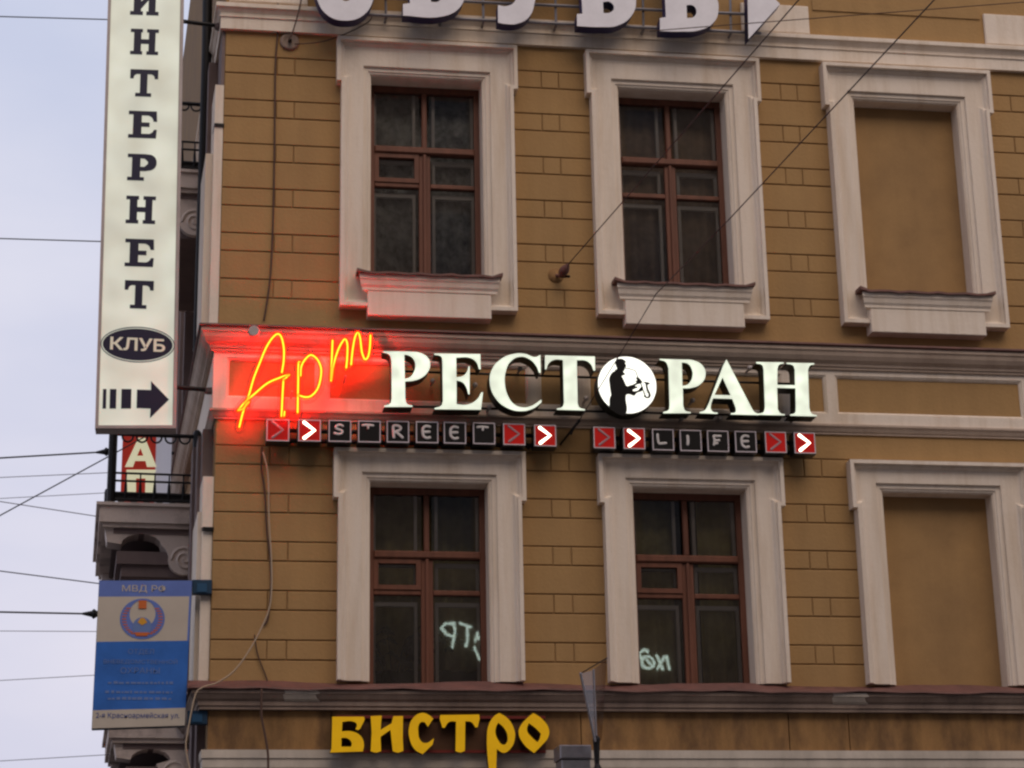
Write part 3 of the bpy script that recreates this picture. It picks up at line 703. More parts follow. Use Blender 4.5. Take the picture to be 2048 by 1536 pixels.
# ================================================================== SIGNS
# ---- illuminated serif letters with the saxophone disc
YF = -0.36; DEP = 0.19
c7 = (750, 660, 4.096); c8 = (1150, 660, 3.7236)
P1 = [[(65, 182), (118, 203, 1), (135, 255), (137, 560), (124, 602, 1), (75, 620), (75, 629), (308, 629), (308, 620), (262, 603, 1), (248, 560), (246, 420), (310, 415, 1), (385, 388, 1), (437, 335, 1), (452, 285, 1), (432, 226, 1), (372, 188, 1), (290, 177, 1), (235, 175), (65, 175)],
      [(240, 200), (275, 207, 1), (316, 238, 1), (331, 290, 1), (318, 345, 1), (286, 386, 1), (244, 400)]]
E1 = [[(485, 192), (863, 197), (865, 322), (853, 320), (830, 262, 1), (780, 228, 1), (665, 225), (667, 387), (722, 375, 1), (756, 337, 1), (766, 297), (776, 299), (774, 527), (765, 525), (748, 468, 1), (718, 428, 1), (668, 412), (668, 608), (760, 610, 1), (834, 570, 1), (872, 510), (885, 510), (868, 652), (488, 648), (488, 639), (541, 620, 1), (557, 580), (553, 260), (543, 218, 1), (485, 202)]]
C1 = [[(1355, 203), (1357, 350), (1345, 350), (1320, 291, 1), (1262, 236, 1), (1190, 218, 1), (1112, 256, 1), (1071, 340, 1), (1063, 430, 1), (1085, 530, 1), (1136, 605, 1), (1202, 633, 1), (1275, 624, 1), (1363, 570), (1363, 592), (1300, 640, 1), (1200, 663, 1), (1090, 640, 1), (990, 560, 1), (941, 430, 1), (960, 320, 1), (1030, 240, 1), (1130, 197, 1), (1230, 195, 1), (1312, 222, 1)]]
T1 = [[(1393, 207), (1801, 217), (1803, 332), (1791, 331), (1770, 282, 1), (1730, 251, 1), (1653, 246), (1660, 600), (1674, 634, 1), (1720, 649), (1720, 658), (1490, 652), (1490, 643), (1534, 630, 1), (1549, 595), (1540, 244), (1470, 243, 1), (1425, 271, 1), (1403, 322), (1393, 320)]]
P2 = [[(630, 221), (676, 237, 1), (697, 282), (705, 560), (697, 595, 1), (658, 611), (658, 619), (862, 619), (862, 611), (820, 599, 1), (805, 560), (803, 433), (862, 431, 1), (932, 404, 1), (972, 335, 1), (951, 266, 1), (882, 226, 1), (800, 220), (630, 215)],
      [(795, 240), (842, 251, 1), (870, 290, 1), (876, 340, 1), (857, 388, 1), (832, 409, 1), (800, 416)]]
A1 = [[(1128, 219), (1310, 570), (1336, 610, 1), (1368, 625), (1368, 633), (1161, 628), (1161, 620), (1195, 611, 1), (1198, 580), (1172, 512), (1028, 508), (1015, 545), (1012, 588, 1), (1030, 611, 1), (1062, 615), (1062, 623), (929, 619), (929, 611), (966, 598, 1), (995, 550), (1105, 262)],
      [(1099, 352), (1160, 486), (1039, 483)]]
H1 = [[(1350, 238), (1555, 241), (1555, 248), (1520, 259, 1), (1507, 290), (1507, 408), (1640, 411), (1637, 292), (1625, 264, 1), (1575, 251), (1575, 243), (1782, 247), (1782, 255), (1750, 265, 1), (1735, 300), (1745, 580), (1761, 620, 1), (1801, 634), (1801, 643), (1603, 637), (1603, 629), (1638, 617, 1), (1645, 580), (1643, 433), (1505, 430), (1510, 590), (1530, 619, 1), (1562, 627), (1562, 635), (1366, 631), (1366, 623), (1404, 611, 1), (1415, 575), (1405, 290), (1394, 260, 1), (1350, 248)]]
RS = empty('illuminated_letter_sign', label='lit white serif letters with a saxophone player disc on the cornice', category='sign')
for subs, c_ in ((P1, c7), (E1, c7), (C1, c7), (T1, c7), (P2, c8), (A1, c8), (H1, c8)):
    pts = [traced(s, *c_, YF) for s in subs]
    lt = obj('letter', curve_mesh('letter', pts, YF+0.006, DEP), M_ret, RS)
    obj('lit_face', curve_mesh('lit_face', pts, YF, 0.0055), M_ltr, lt)
cx, cz = F(1254.5, 769.7, YF); rd = 61.7/4130.6*19.4*1.0
def ring(cx, cz, rx, rz, n=16): return [(cx+rx*math.cos(2*math.pi*k/n), cz+rz*math.sin(2*math.pi*k/n), 1) for k in range(n)]
dl = obj('letter', curve_mesh('disc', [ring(cx, cz, rd, rd)], YF+0.006, DEP), M_ret, RS)
obj('lit_face', curve_mesh('disc_face', [ring(cx, cz, rd-0.004, rd-0.004)], YF, 0.0055), M_disc, dl)
c6 = (1180, 690, 9.6)
man = [(510, 270), (560, 262), (610, 262), (655, 285), (690, 320), (675, 350), (697, 390), (690, 420), (668, 446), (665, 480), (640, 520), (672, 545), (640, 582), (615, 590), (640, 650), (680, 740), (706, 785), (760, 775), (850, 745), (890, 710), (868, 690), (902, 680), (885, 625), (920, 620), (980, 670), (1000, 715), (960, 742), (900, 760), (870, 790), (920, 800), (860, 840), (820, 872), (880, 882), (930, 862), (960, 822), (1010, 800), (1016, 860), (985, 890), (920, 910), (880, 940), (860, 970), (760, 945), (700, 955), (688, 1000), (662, 1346), (560, 1330), (450, 1268), (362, 1196), (370, 1170), (383, 1000), (402, 968), (395, 900), (375, 740), (369, 640), (400, 560), (440, 515), (482, 490), (474, 470), (500, 470), (514, 465), (500, 400), (484, 350), (490, 310)]
YM = YF-0.007
pl_ = obj('player_silhouette', curve_mesh('player_silhouette', [traced([(x, y, 1) for x, y in man], *c6, YM)], YM, 0.005), M_black, dl)
bell = [(1040, 712), (1090, 710), (1152, 742), (1112, 760), (1117, 830), (1162, 940), (1163, 990), (1110, 1022), (1050, 997), (1038, 960), (1065, 955), (1085, 990), (1113, 985), (1123, 950), (1095, 880), (1072, 800), (1064, 740)]
obj('saxophone_bell', curve_mesh('saxophone_bell', [traced([(x, y, 1) for x, y in bell], *c6, YM-0.001)], YM-0.001, 0.005), M_black, dl)
sx = MB()
for pts, w in (([(675, 445), (760, 455), (868, 490), (886, 530), (922, 625)], 10), ([(665, 570), (770, 630), (880, 695)], 5), ([(955, 690), (1000, 800), (1040, 930), (1062, 992)], 13),
               ([(1035, 892), (1090, 874)], 5), ([(1048, 927), (1102, 913)], 5), ([(1060, 985), (1018, 1000)], 5), ([(1000, 715), (1060, 720)], 6)):
    q = [F3(c6[0]+a/c6[2], c6[1]+b/c6[2], YM-0.002) for a, b in pts]
    sx.tube(q, w/c6[2]*0.0047, 6, fl=0.3)
sx.build('saxophone_tube', M_black, dl)
# mounting rails and stand-offs of the letters
rl = MB()
for v0, v1 in ((742, 757), (812, 822)):
    a = F3(785, v0, YF+DEP+0.03); b_ = F3(1615, v1+12, YF+DEP+0.03); rl.tube([a, b_], 0.012, 6)
rl.build('mounting_rail', M_iron, RS)
for u, v in ((865, 762), (978, 815), (1040, 738), (1172, 797), (1385, 801), (1440, 836), (1363, 837), (1500, 736), (1590, 836), (950, 770)):
    a = F3(u, v, YF+DEP); s_ = MB(); s_.tube([a, Vector((a.x, -0.03, a.z))], 0.013, 6)
    s_.lathe([(0.006, -0.028), (0.022, -0.020), (0.026, 0.0)], (a.x, a.y, a.z), 'y', 10); s_.build('stand_off', M_alu, RS)

# ---- orange neon script word
YN = -0.275; c4 = (400, 620, 4.096)
strokes = [[(322, 958), (352, 838), (398, 705), (440, 560), (490, 432), (540, 312), (590, 232), (636, 196), (668, 226), (687, 320), (685, 420), (671, 510)],
           [(684, 566), (676, 700), (668, 868)], [(692, 832), (688, 866)],
           [(312, 822), (372, 752), (452, 682), (552, 600), (650, 556), (730, 530), (686, 568)], [(312, 822), (352, 808), (400, 752)],
           [(824, 538), (828, 470), (850, 420), (888, 378), (920, 371), (964, 408), (992, 480), (986, 570), (960, 650), (910, 704), (862, 713), (812, 700)],
           [(820, 428), (807, 440), (804, 600), (800, 838)],
           [(1086, 250), (1080, 400), (1073, 582), (1094, 450), (1130, 330), (1168, 258), (1192, 240), (1208, 290), (1205, 400), (1198, 472)],
           [(1238, 446), (1250, 330), (1270, 222), (1294, 186), (1312, 230), (1326, 342), (1350, 402), (1376, 384), (1391, 310), (1396, 208)]]
NS = empty('neon_script_sign', label='glowing orange neon handwritten script left of the white letters', category='sign')
allp = []
for st in strokes:
    q = smooth_pts([F3(c4[0]+a/c4[2], c4[1]+b/c4[2], YN) for a, b in st], 6); allp.append(q)
    core = MB().tube(q, 0.0072, 8); co = core.build('neon_tube', M_neon, NS, smooth=True)
    MB().tube(q, 0.023, 8).build('glass_halo_jacket', M_neong, co, smooth=True)
# clear acrylic backing plate cut to the outline of the strokes
cell = 0.007; rad = 0.052; occ = set()
for q in allp:
    for a, b_ in zip(q[:-1], q[1:]):
        nn = max(1, int((b_-a).length/cell*1.2))
        for k in range(nn):
            p = a.lerp(b_, k/nn); r_ = int(rad/cell)+1; ci, cj = int(round(p.x/cell)), int(round(p.z/cell))
            for i in range(-r_, r_+1):
                for j in range(-r_, r_+1):
                    if ((ci+i)*cell-p.x)**2+((cj+j)*cell-p.z)**2 < rad*rad: occ.add((ci+i, cj+j))
pm = MB(); vi = {}
def vid(i, j, y):
    if (i, j, y) not in vi: vi[(i, j, y)] = len(pm.v); pm.v.append(((i-0.5)*cell, y, (j-0.5)*cell))
    return vi[(i, j, y)]
ya, yb = YN+0.035, YN+0.043
for i, j in occ:
    pm.f.append((vid(i, j, ya), vid(i+1, j, ya), vid(i+1, j+1, ya), vid(i, j+1, ya)))
    for di, dj, e in ((-1, 0, ((i, j+1), (i, j))), (1, 0, ((i+1, j), (i+1, j+1))), (0, -1, ((i, j), (i+1, j))), (0, 1, ((i+1, j+1), (i, j+1)))):
        if (i+di, j+dj) not in occ:
            pm.f.append((vid(*e[0], ya), vid(*e[0], yb), vid(*e[1], yb), vid(*e[1], ya)))
pm.build('acrylic_backing', M_acry, NS)
for u, v in ((584, 783), (691, 752), (500, 800), (620, 700), (740, 690)):
    a = F3(u, v, ya); MB().tube([a, Vector((a.x, -0.03, a.z))], 0.010, 6).build('stand_off', M_alu, NS)

# ---- square sign tiles
TILES = [(555.8, 860.4, 'r'), (619.1, 861, 'R'), (679.8, 862, 'S'), (738.8, 863.2, 'T'), (795.8, 863.6, 'Я'), (854.2, 864.6, 'E'), (909.8, 865.8, 'E'), (968.2, 866.9, 'T'), (1028.3, 868.7, 'r'), (1090.5, 871.2, 'R'),
         (1208.7, 875.3, 'r'), (1268.4, 877, 'R'), (1326.2, 879.5, 'L'), (1381.4, 881.2, 'I'), (1436, 882.4, 'F'), (1491.6, 883.5, 'E'), (1551.5, 884.5, 'r'), (1609.5, 886, 'R')]
TL = ['red tile with unlit chevron at the far left under the neon script', 'red tile with glowing chevron just left of the letter S tile', 'black square sign tile with the letter S',
      'black tile with stubby letter T between the S and R tiles', 'black square sign tile with the letter R', 'black tile with letter E next to the R tile', 'black tile with letter E left of the last T tile',
      'black tile with stubby letter T beside a red unlit chevron tile', 'red tile with unlit chevron right after the stubby T tile', 'red tile with glowing chevron ending the left row of tiles',
      'red tile with unlit chevron starting the right row of tiles', 'red tile with glowing chevron just left of the letter L tile', 'black square sign tile with the letter L', 'black square sign tile with the letter I',
      'black square sign tile with the letter F', 'black tile with letter E right of the F tile', 'red tile with unlit chevron right after the last E tile', 'red tile with glowing chevron at the far right end']
GL = {'S': ([[(.62, .27), (.50, .22), (.34, .28), (.33, .38), (.46, .44), (.60, .50), (.58, .60), (.44, .65), (.26, .61)]], .055),
      'T': ([[(.20, .22), (.42, .20), (.66, .22)], [(.44, .24), (.44, .34)]], .055),
      'Я': ([[(.32, .76), (.30, .5), (.30, .25), (.48, .22), (.62, .30), (.58, .42), (.42, .50), (.55, .62), (.70, .76)], [(.36, .5), (.30, .62)]], .062),
      'E': ([[(.62, .25), (.46, .22), (.32, .32), (.30, .50), (.34, .68), (.48, .77), (.62, .74)], [(.36, .49), (.60, .48)]], .062),
      'L': ([[(.25, .27), (.26, .5), (.30, .68), (.45, .68), (.62, .66)]], .060),
      'I': ([[(.36, .30), (.37, .5), (.35, .68)]], .068),
      'F': ([[(.62, .26), (.45, .26), (.30, .27), (.34, .45), (.30, .68)], [(.38, .48), (.55, .46)], [(.34, .62), (.46, .60)]], .058),
      'r': ([[(.26, .13), (.72, .48), (.27, .84)]], .062), 'R': ([[(.26, .14), (.72, .49), (.27, .85)]], .074)}
TW = 0.213; YT = -0.25
for (u, v, ch), lab in zip(TILES, TL):
    x, z = F(u, v, YT); redt = ch in 'rR'
    t = empty('sign_tile', loc=(x, YT, z), label=lab, category='sign', group='square sign tiles under the lit letters')
    h = TW/2
    MB().cham(-h-0.004, h+0.004, 0.006, 0.16, -h-0.004, h+0.004, 0.004).build('housing', M_black, t)
    MB().box(-h+0.004, h-0.004, 0.0, 0.0055, -h+0.004, h-0.004).build('face', M_red if redt else M_black, t)
    bd = MB(); w = 0.010
    bd.box(-h, h, -0.004, 0.004, -h, -h+w); bd.box(-h, h, -0.004, 0.004, h-w, h); bd.box(-h, -h+w, -0.004, 0.004, -h+w, h-w); bd.box(h-w, h, -0.004, 0.004, -h+w, h-w)
    bd.build('border', M_border, t)
    st, w = GL[ch]; gm = MB()
    for s in st:
        s2 = s if redt else [tuple(p) for p in smooth_pts([(a, b_, 0) for a, b_ in s], 4)]
        gm.tube([(-h+p[0]*TW, -0.003, h-p[1]*TW) for p in s2], w*TW, 8, fl=0.35)
    gm.build('chevron' if redt else 'letter', {'r': M_chevoff, 'R': M_chevon}.get(ch, M_glyph), t, smooth=True)
# carrier bars behind the two rows
for i0, i1, lab in ((0, 9, 'dark carrier bar behind the longer row of sign tiles'), (10, 17, 'dark carrier bar behind the shorter row of sign tiles')):
    a = F(TILES[i0][0], TILES[i0][1], YT); b_ = F(TILES[i1][0], TILES[i1][1], YT)
    m_ = MB(); m_.tube([(a[0]-0.08, YT+0.185, a[1]+0.05), (b_[0]+0.08, YT+0.185, b_[1]+0.05)], 0.022, 6)
    m_.tube([(a[0]-0.08, YT+0.185, a[1]-0.05), (b_[0]+0.08, YT+0.185, b_[1]-0.05)], 0.022, 6)
    for q in range(4):
        x = a[0]+(b_[0]-a[0])*(0.05+0.3*q); m_.tube([(x, YT+0.185, a[1]-0.05), (x, 0.01, a[1]-0.05)], 0.014, 6)
    m_.build('tile_carrier_bar', M_iron, label=lab, category='sign bracket', group='bars carrying the sign tiles')

# ---- white letters with blue sides at the top (lower halves in view)
YO = -0.36
OB = empty('shop_letter_sign', label='large white block letters with dark blue sides along the top edge', category='sign')
def px(sub, Y): return [F(p[0], p[1], Y)+tuple(p[2:]) for p in sub]
obuv = [
 [[(690, 41, 1), (655, 30, 1), (633, -5, 1), (626, -60, 1), (636, -115, 1), (660, -145, 1), (690, -155, 1), (722, -143, 1), (746, -112, 1), (756, -60, 1), (748, -5, 1), (727, 30, 1)],
  [(692, 2, 1), (706, -15, 1), (712, -60, 1), (706, -105, 1), (692, -120, 1), (678, -105, 1), (670, -60, 1), (677, -15, 1)]],
 [[(806, 31), (806, 8), (820, 6), (814, -118), (800, -120), (800, -142), (925, -136), (926, -90), (905, -92), (902, -112), (856, -114), (858, -68), (895, -66, 1), (922, -48, 1), (930, -18, 1), (920, 14, 1), (888, 32, 1)],
  [(860, -40), (862, 4), (878, 2, 1), (884, -18, 1), (878, -36, 1)]],
 [[(996, 45), (996, 10), (1014, 12, 1), (1030, 2, 1), (1034, -20), (985, -115), (974, -118), (974, -138), (1040, -136), (1040, -116), (1030, -114), (1056, -50), (1072, -112), (1062, -114), (1062, -134), (1118, -132), (1118, -112), (1106, -110), (1072, -5, 1), (1058, 34, 1), (1035, 47, 1), (1012, 48, 1)]],
 [[(1154, 52), (1154, 28), (1165, 27), (1158, -100), (1146, -101), (1146, -124), (1225, -120, 1), (1258, -108, 1), (1266, -80, 1), (1258, -58, 1), (1240, -48, 1), (1262, -32, 1), (1272, 0, 1), (1264, 30, 1), (1235, 51, 1), (1200, 54, 1)],
  [(1206, 4), (1207, 26), (1220, 25, 1), (1228, 15, 1), (1220, 4, 1)], [(1204, -86), (1205, -64), (1216, -66, 1), (1222, -75, 1), (1216, -85, 1)]],
 [[(1320, 62), (1320, 36), (1332, 34), (1326, -86), (1314, -88), (1314, -110), (1382, -106), (1382, -84), (1370, -82), (1371, -34), (1405, -30, 1), (1430, -10, 1), (1437, 18, 1), (1428, 44, 1), (1400, 60, 1), (1360, 63, 1)],
  [(1373, 10), (1374, 36), (1387, 34, 1), (1393, 22, 1), (1386, 11, 1)]],
 [[(1497, 78), (1560, 8), (1494, -62)]]]
for i, subs in enumerate(obuv):
    pts = [px(s, YO) for s in subs]; nm = 'letter' if i < 5 else 'arrow'
    lt = obj(nm, curve_mesh(nm, pts, YO+0.006, 0.14), M_blue, OB)
    obj('white_face', curve_mesh('white_face', pts, YO, 0.0055), M_white, lt)
ra = MB()
for v0, sl in ((-10, 0.045), (25, 0.047)):
    a = F3(640, v0, -0.18); b_ = F3(1520, v0+(1520-640)*sl, -0.18); ra.tube([a, b_], 0.016, 6)
for u in (770, 880, 965, 1110, 1285, 1460):
    a = F3(u, -60+(u-640)*0.045, -0.16); b_ = F3(u+2, 30+(u-640)*0.045, -0.16); ra.tube([a, b_], 0.014, 6)
    ra.tube([b_, Vector((b_.x, -0.02, b_.z))], 0.014, 6)
ra.build('mounting_frame', M_steel, OB)

# ---- yellow letters under the ledge
YB = -0.19; b1 = (400, 1300, 3.413); b2 = (950, 1280, 3.724)
bis = [([[(903, 455), (1120, 455), (1124, 474), (1107, 510, 1), (1082, 545, 1), (1062, 541), (1070, 506, 1), (1046, 488, 1), (972, 490), (968, 555), (1040, 556, 1), (1098, 588, 1), (1119, 640, 1), (1112, 692), (888, 700), (898, 670)],
         [(965, 600), (1005, 602, 1), (1035, 632, 1), (1032, 660), (965, 660)]], b1),
       ([[(1165, 452), (1240, 447), (1232, 545), (1308, 500), (1320, 452), (1386, 450), (1384, 600), (1388, 688), (1350, 700, 1), (1316, 690), (1300, 545), (1232, 592), (1236, 690), (1200, 700, 1), (1165, 690), (1172, 560)]], b1),
       ([[(1592, 468), (1556, 524), (1525, 490, 1), (1502, 498, 1), (1490, 560, 1), (1508, 620, 1), (1540, 635, 1), (1597, 603), (1588, 645), (1520, 711), (1468, 680, 1), (1430, 600, 1), (1427, 530, 1), (1458, 460, 1), (1515, 429, 1), (1562, 443, 1)]], b1),
       ([[(1640, 444), (1906, 440), (1909, 470), (1895, 527), (1880, 528), (1852, 492, 1), (1811, 486), (1808, 688), (1776, 699, 1), (1744, 690), (1748, 488), (1702, 490, 1), (1670, 531), (1654, 529), (1637, 470)]], b1),
       ([[(180, 543), (240, 580, 1), (290, 660, 1), (297, 730, 1), (270, 802, 1), (215, 840, 1), (162, 812), (158, 975), (104, 975), (89, 720, 1), (100, 640, 1), (140, 570, 1)], [(175, 615), (222, 662, 1), (243, 720, 1), (236, 765, 1), (210, 780, 1), (170, 740, 1), (152, 690, 1), (160, 640, 1)]], b2),
       ([[(435, 543), (502, 590, 1), (550, 662, 1), (546, 722, 1), (500, 782, 1), (440, 842), (368, 780, 1), (325, 690, 1), (340, 638, 1), (385, 585, 1)], [(400, 618), (450, 655, 1), (491, 697), (482, 735, 1), (465, 762), (420, 720, 1), (388, 675, 1)]], b2)]
BS = empty('yellow_letter_sign', label='yellow decorative letters on dark bars below the lower ledge', category='sign')
for subs, c_ in bis:
    pts = [traced(s, *c_, YB) for s in subs]
    lt = obj('letter', curve_mesh('letter', pts, YB+0.006, 0.075), M_yelb, BS)
    obj('yellow_face', curve_mesh('yellow_face', pts, YB, 0.0055), M_yel, lt)
rb = MB(); a = F(672, 1434, YB+0.1); b_ = F(1090, 1436, YB+0.1); rb.box(a[0], b_[0], YB+0.085, YB+0.11, a[1]-0.012, a[1]+0.014)
a = F(672, 1503, YB+0.1); rb.box(a[0], b_[0], YB+0.085, YB+0.11, a[1]-0.012, a[1]+0.014); rb.build('mounting_bar', M_redbar, BS)
bx = MB(); a = F(680, 1505, -0.06); b_ = F(1090, 1432, -0.06); bx.box(a[0], b_[0], -0.075, -0.021, a[1], b_[1]); bx.build('backing_board', M_yelb, BS)

# ---- tall cream lightbox with vertical lettering
YI = -0.06
IS = empty('vertical_lightbox', label='tall cream lightbox with navy vertical lettering and arrow beside the corner', category='sign')
bl_, br_ = F(190, 857, YI), F(352, 857, YI)
sl_ = (-0.997+0.935)/(11.504-7.038)*0.9
zt_ = 12.35
def signx(xb, z): return xb+sl_*(z-bl_[1])
quad = [(bl_[0], bl_[1]), (br_[0], br_[1]), (signx(br_[0], zt_), zt_), (signx(bl_[0], zt_), zt_)]
MB().prism(quad, YI+0.012, YI+0.20).build('housing', M_alu, IS)
fq = [(quad[0][0]+0.03, quad[0][1]+0.035), (quad[1][0]-0.035, quad[1][1]+0.035), (quad[2][0]-0.035, zt_-0.03), (quad[3][0]+0.03, zt_-0.03)]
MB().prism(fq, YI+0.004, YI+0.0115).build('lit_face', M_cream, IS)
sweep_xz([quad[0], quad[3], quad[2], quad[1]], [(0.0, YI+0.0118), (0.0, YI-0.012), (0.028, YI-0.012), (0.028, YI+0.0118)], True).build('frame', M_alu, IS)
def slab_H(diag=False):
    s = [(0, 0), (.43, 0), (.43, .13), (.38, .13), (.38, .40), (.65, .40), (.65, .13), (.58, .13), (.58, 0), (1, 0), (1, .13), (.89, .13), (.89, .87), (1, .87), (1, 1), (.58, 1), (.58, .87), (.65, .87), (.65, .58), (.38, .58), (.38, .87), (.43, .87), (.43, 1), (0, 1), (0, .87), (.12, .87), (.12, .13), (0, .13)]
    if diag:
        s = [(0, 0), (.45, 0), (.45, .13), (.38, .13), (.38, .52), (.64, .22), (.64, .13), (.57, .13), (.57, 0), (1, 0), (1, .13), (.89, .13), (.89, .87), (1, .87), (1, 1), (.57, 1), (.57, .87), (.64, .87), (.64, .46), (.38, .78), (.38, .87), (.45, .87), (.45, 1), (0, 1), (0, .87), (.12, .87), (.12, .13), (0, .13)]
    return [s]
slab_T = [[(0, 0), (1, 0), (1, .34), (.88, .34), (.84, .22, 1), (.76, .17), (.62, .17), (.62, .87), (.77, .87), (.77, 1), (.20, 1), (.20, .87), (.36, .87), (.36, .17), (.24, .17), (.16, .22, 1), (.12, .34), (0, .34)]]
slab_E = [[(0, 0), (.98, 0), (1, .38), (.88, .38), (.82, .24, 1), (.70, .16), (.46, .16), (.46, .42), (.74, .42), (.74, .58), (.46, .58), (.46, .84), (.74, .84), (.84, .78, 1), (.90, .68), (1, .68), (.98, 1), (0, 1), (0, .87), (.16, .87), (.16, .13), (0, .13)]]
slab_P = [[(0, 0), (.62, 0), (.88, .06, 1), (1, .30, 1), (.90, .55, 1), (.62, .64), (.44, .64), (.44, .87), (.58, .87), (.58, 1), (0, 1), (0, .87), (.15, .87), (.15, .13), (0, .13)], [(.44, .16), (.58, .17), (.70, .32, 1), (.58, .48), (.44, .48)]]
rows = [('И', 262, 319, -27, 29), ('Н', 262, 318, 57, 108), ('Т', 261, 317, 138, 192), ('Е', 258, 315, 221, 275), ('Р', 256, 314, 307, 360), ('Н', 253, 312, 391, 446), ('Е', 251, 309, 477, 532), ('Т', 250, 308, 560, 616)]
gd = {'И': slab_H(True), 'Н': slab_H(), 'Т': slab_T, 'Е': slab_E, 'Р': slab_P}
for ch, u0_, u1_, v0_, v1_ in rows:
    pts = [[F(u0_+p[0]*(u1_-u0_)-p[1]*2, v0_+p[1]*(v1_-v0_)+p[0]*2, YI)+tuple(p[2:]) for p in s] for s in gd[ch]]
    obj('letter', curve_mesh('letter', pts, YI, 0.0035), M_navy, IS)
ex, ez = F(275.5, 689, YI); k_ = 19/4130.6*1.03
obj('oval_outline', curve_mesh('oval_outline', [ring(ex, ez, 73*k_, 37.5*k_, 24), ring(ex, ez, 71.4*k_, 35.8*k_, 24)], YI, 0.0035), M_navy, IS)
obj('oval', curve_mesh('oval', [ring(ex, ez, 69*k_, 33.5*k_, 24)], YI, 0.0035), M_navy, IS)
obj('oval_lettering', text_mesh('oval_lettering', 'КЛУБ', ex, ez-0.063, 0.128, 0.515, YI-0.003, 0.0028, bold=0.022, shear=-0.02), M_creamp, IS)
for u0_, u1_ in ((206, 213), (220, 233), (243, 263)):
    obj('arrow_bar', curve_mesh('arrow_bar', [px([(u0_, 778), (u1_, 778), (u1_-1, 817), (u0_-1, 817)], YI)], YI, 0.0035), M_navy, IS)
obj('arrow', curve_mesh('arrow', [px([(274, 779), (302, 780), (302, 762), (338, 799), (300, 836), (301, 817), (273, 816)], YI)], YI, 0.0035), M_navy, IS)
for v in (40, 774):
    a = F3(345, v, YI+0.12); MB().tube([a, Vector((0.14, a.y+0.1, a.z+0.01))], 0.022, 8).build('bracket', M_iron, IS)
    MB().lathe([(0.0, 0), (0.05, 0.01), (0.06, 0.05)], (0.12, a.y+0.1, a.z-0.03), 'z', 10).build('bracket_foot', M_sidet, IS)

# ---- blue notice board
YS = -0.06
NB = empty('blue_notice_board', label='blue and beige notice board with round emblem below the balcony', category='sign')
qc = dict(TL=(198, 1160), TR=(385, 1160), BR=(370, 1452), BL=(183, 1458))
def bq(s, t):   # s across, t down
    u = (qc['TL'][0]*(1-s)+qc['TR'][0]*s)*(1-t)+(qc['BL'][0]*(1-s)+qc['BR'][0]*s)*t
    v = (qc['TL'][1]*(1-s)+qc['TR'][1]*s)*(1-t)+(qc['BL'][1]*(1-s)+qc['BR'][1]*s)*t
    return F(u, v, YS)
def band(name, t0, t1, m_, y0=YS, y1=YS+0.03, s0=0.0, s1=1.0):
    MB().prism([bq(s0, t1), bq(s1, t1), bq(s1, t0), bq(s0, t0)], y0, y1).build(name, m_, NB)
band('back_box', 0, 1, M_bracket, YS+0.012, YS+0.10)
band('header_band', 0.004, 0.112, M_sblue2, YS, YS+0.0115, 0.004, 0.996); band('emblem_field', 0.112, 0.415, M_sbeige, YS, YS+0.0115, 0.004, 0.975)
band('text_field', 0.415, 0.875, M_sblue, YS, YS+0.0115, 0.004, 0.996); band('address_band', 0.875, 0.996, M_sbeige, YS, YS+0.0115, 0.004, 0.996)
band('edge_strip', 0.112, 0.415, M_sblue2, YS, YS+0.0115, 0.975, 0.996)
def btext(body, t, h, w, m_, s=0.49, bold=0.0):
    x, z = bq(s, t); obj('lettering', text_mesh('lettering', body, x, z, h, w, YS-0.003, 0.0025, bold=bold), m_, NB)
btext('МВД РФ', 0.088, 0.075, 0.40, M_sbeige)
btext('ОТДЕЛ', 0.508, 0.055, 0.23, M_stext); btext('ВНЕВЕДОМСТВЕННОЙ', 0.573, 0.055, 0.66, M_stext); btext('ОХРАНЫ', 0.634, 0.055, 0.35, M_stext)
for t, w in ((0.705, 0.56), (0.768, 0.60), (0.812, 0.55)):   # illegible small lines: rows of short dashes
    x, z = bq(0.49, t); d = MB(); xx = x-w/2
    while xx < x+w/2:
        l_ = random.uniform(0.015, 0.05); d.box(xx, xx+l_, YS-0.003, YS-0.0005, z, z+random.uniform(0.016, 0.026)); xx += l_+random.uniform(0.007, 0.02)
    d.build('small_print', M_stext, NB)
btext('2-я Красноармейская ул.', 0.945, 0.062, 0.74, M_stextb)
ex, ez = bq(0.485, 0.263); k_ = 19/4130.6*1.02
def eobj(name, subs, m_, y=YS-0.003): obj(name, curve_mesh(name, subs, y, 0.0025), m_, NB)
eobj('emblem_ring', [ring(ex, ez, 43*k_, 40*k_, 20), ring(ex, ez+10*k_, 25*k_, 27*k_, 20)], M_sblue2)
em = MB()
for i in range(11):
    for s in (-1, 1):
        an = R(-62+i*10); em.box(ex+s*k_*35*math.cos(an)-0.02, ex+s*k_*35*math.cos(an)+0.02, YS-0.0052, YS-0.0032, ez+k_*33*math.sin(an)-0.005, ez+k_*33*math.sin(an)+0.005)
em.build('emblem_feathers', M_orange, NB, kind='stuff')
eobj('emblem_globe', [ring(ex, ez-16*k_, 18*k_, 19*k_, 16)], M_stext, YS-0.0055)
eobj('emblem_book', [[(ex-9*k_, ez-7*k_), (ex+0*k_, ez+2*k_, 1), (ex+10*k_, ez-7*k_), (ex, ez-13*k_)]], M_gold, YS-0.0085)
eobj('emblem_ribbon', [[(ex-14*k_, ez-27*k_), (ex+14*k_, ez-27*k_), (ex+10*k_, ez-34*k_), (ex-11*k_, ez-34*k_)]], M_orange, YS-0.0085)
eobj('emblem_shield', [[(ex-8*k_, ez+36*k_), (ex+7*k_, ez+36*k_), (ex+7*k_, ez+20*k_), (ex-8*k_, ez+20*k_)]], M_orange, YS-0.0085)
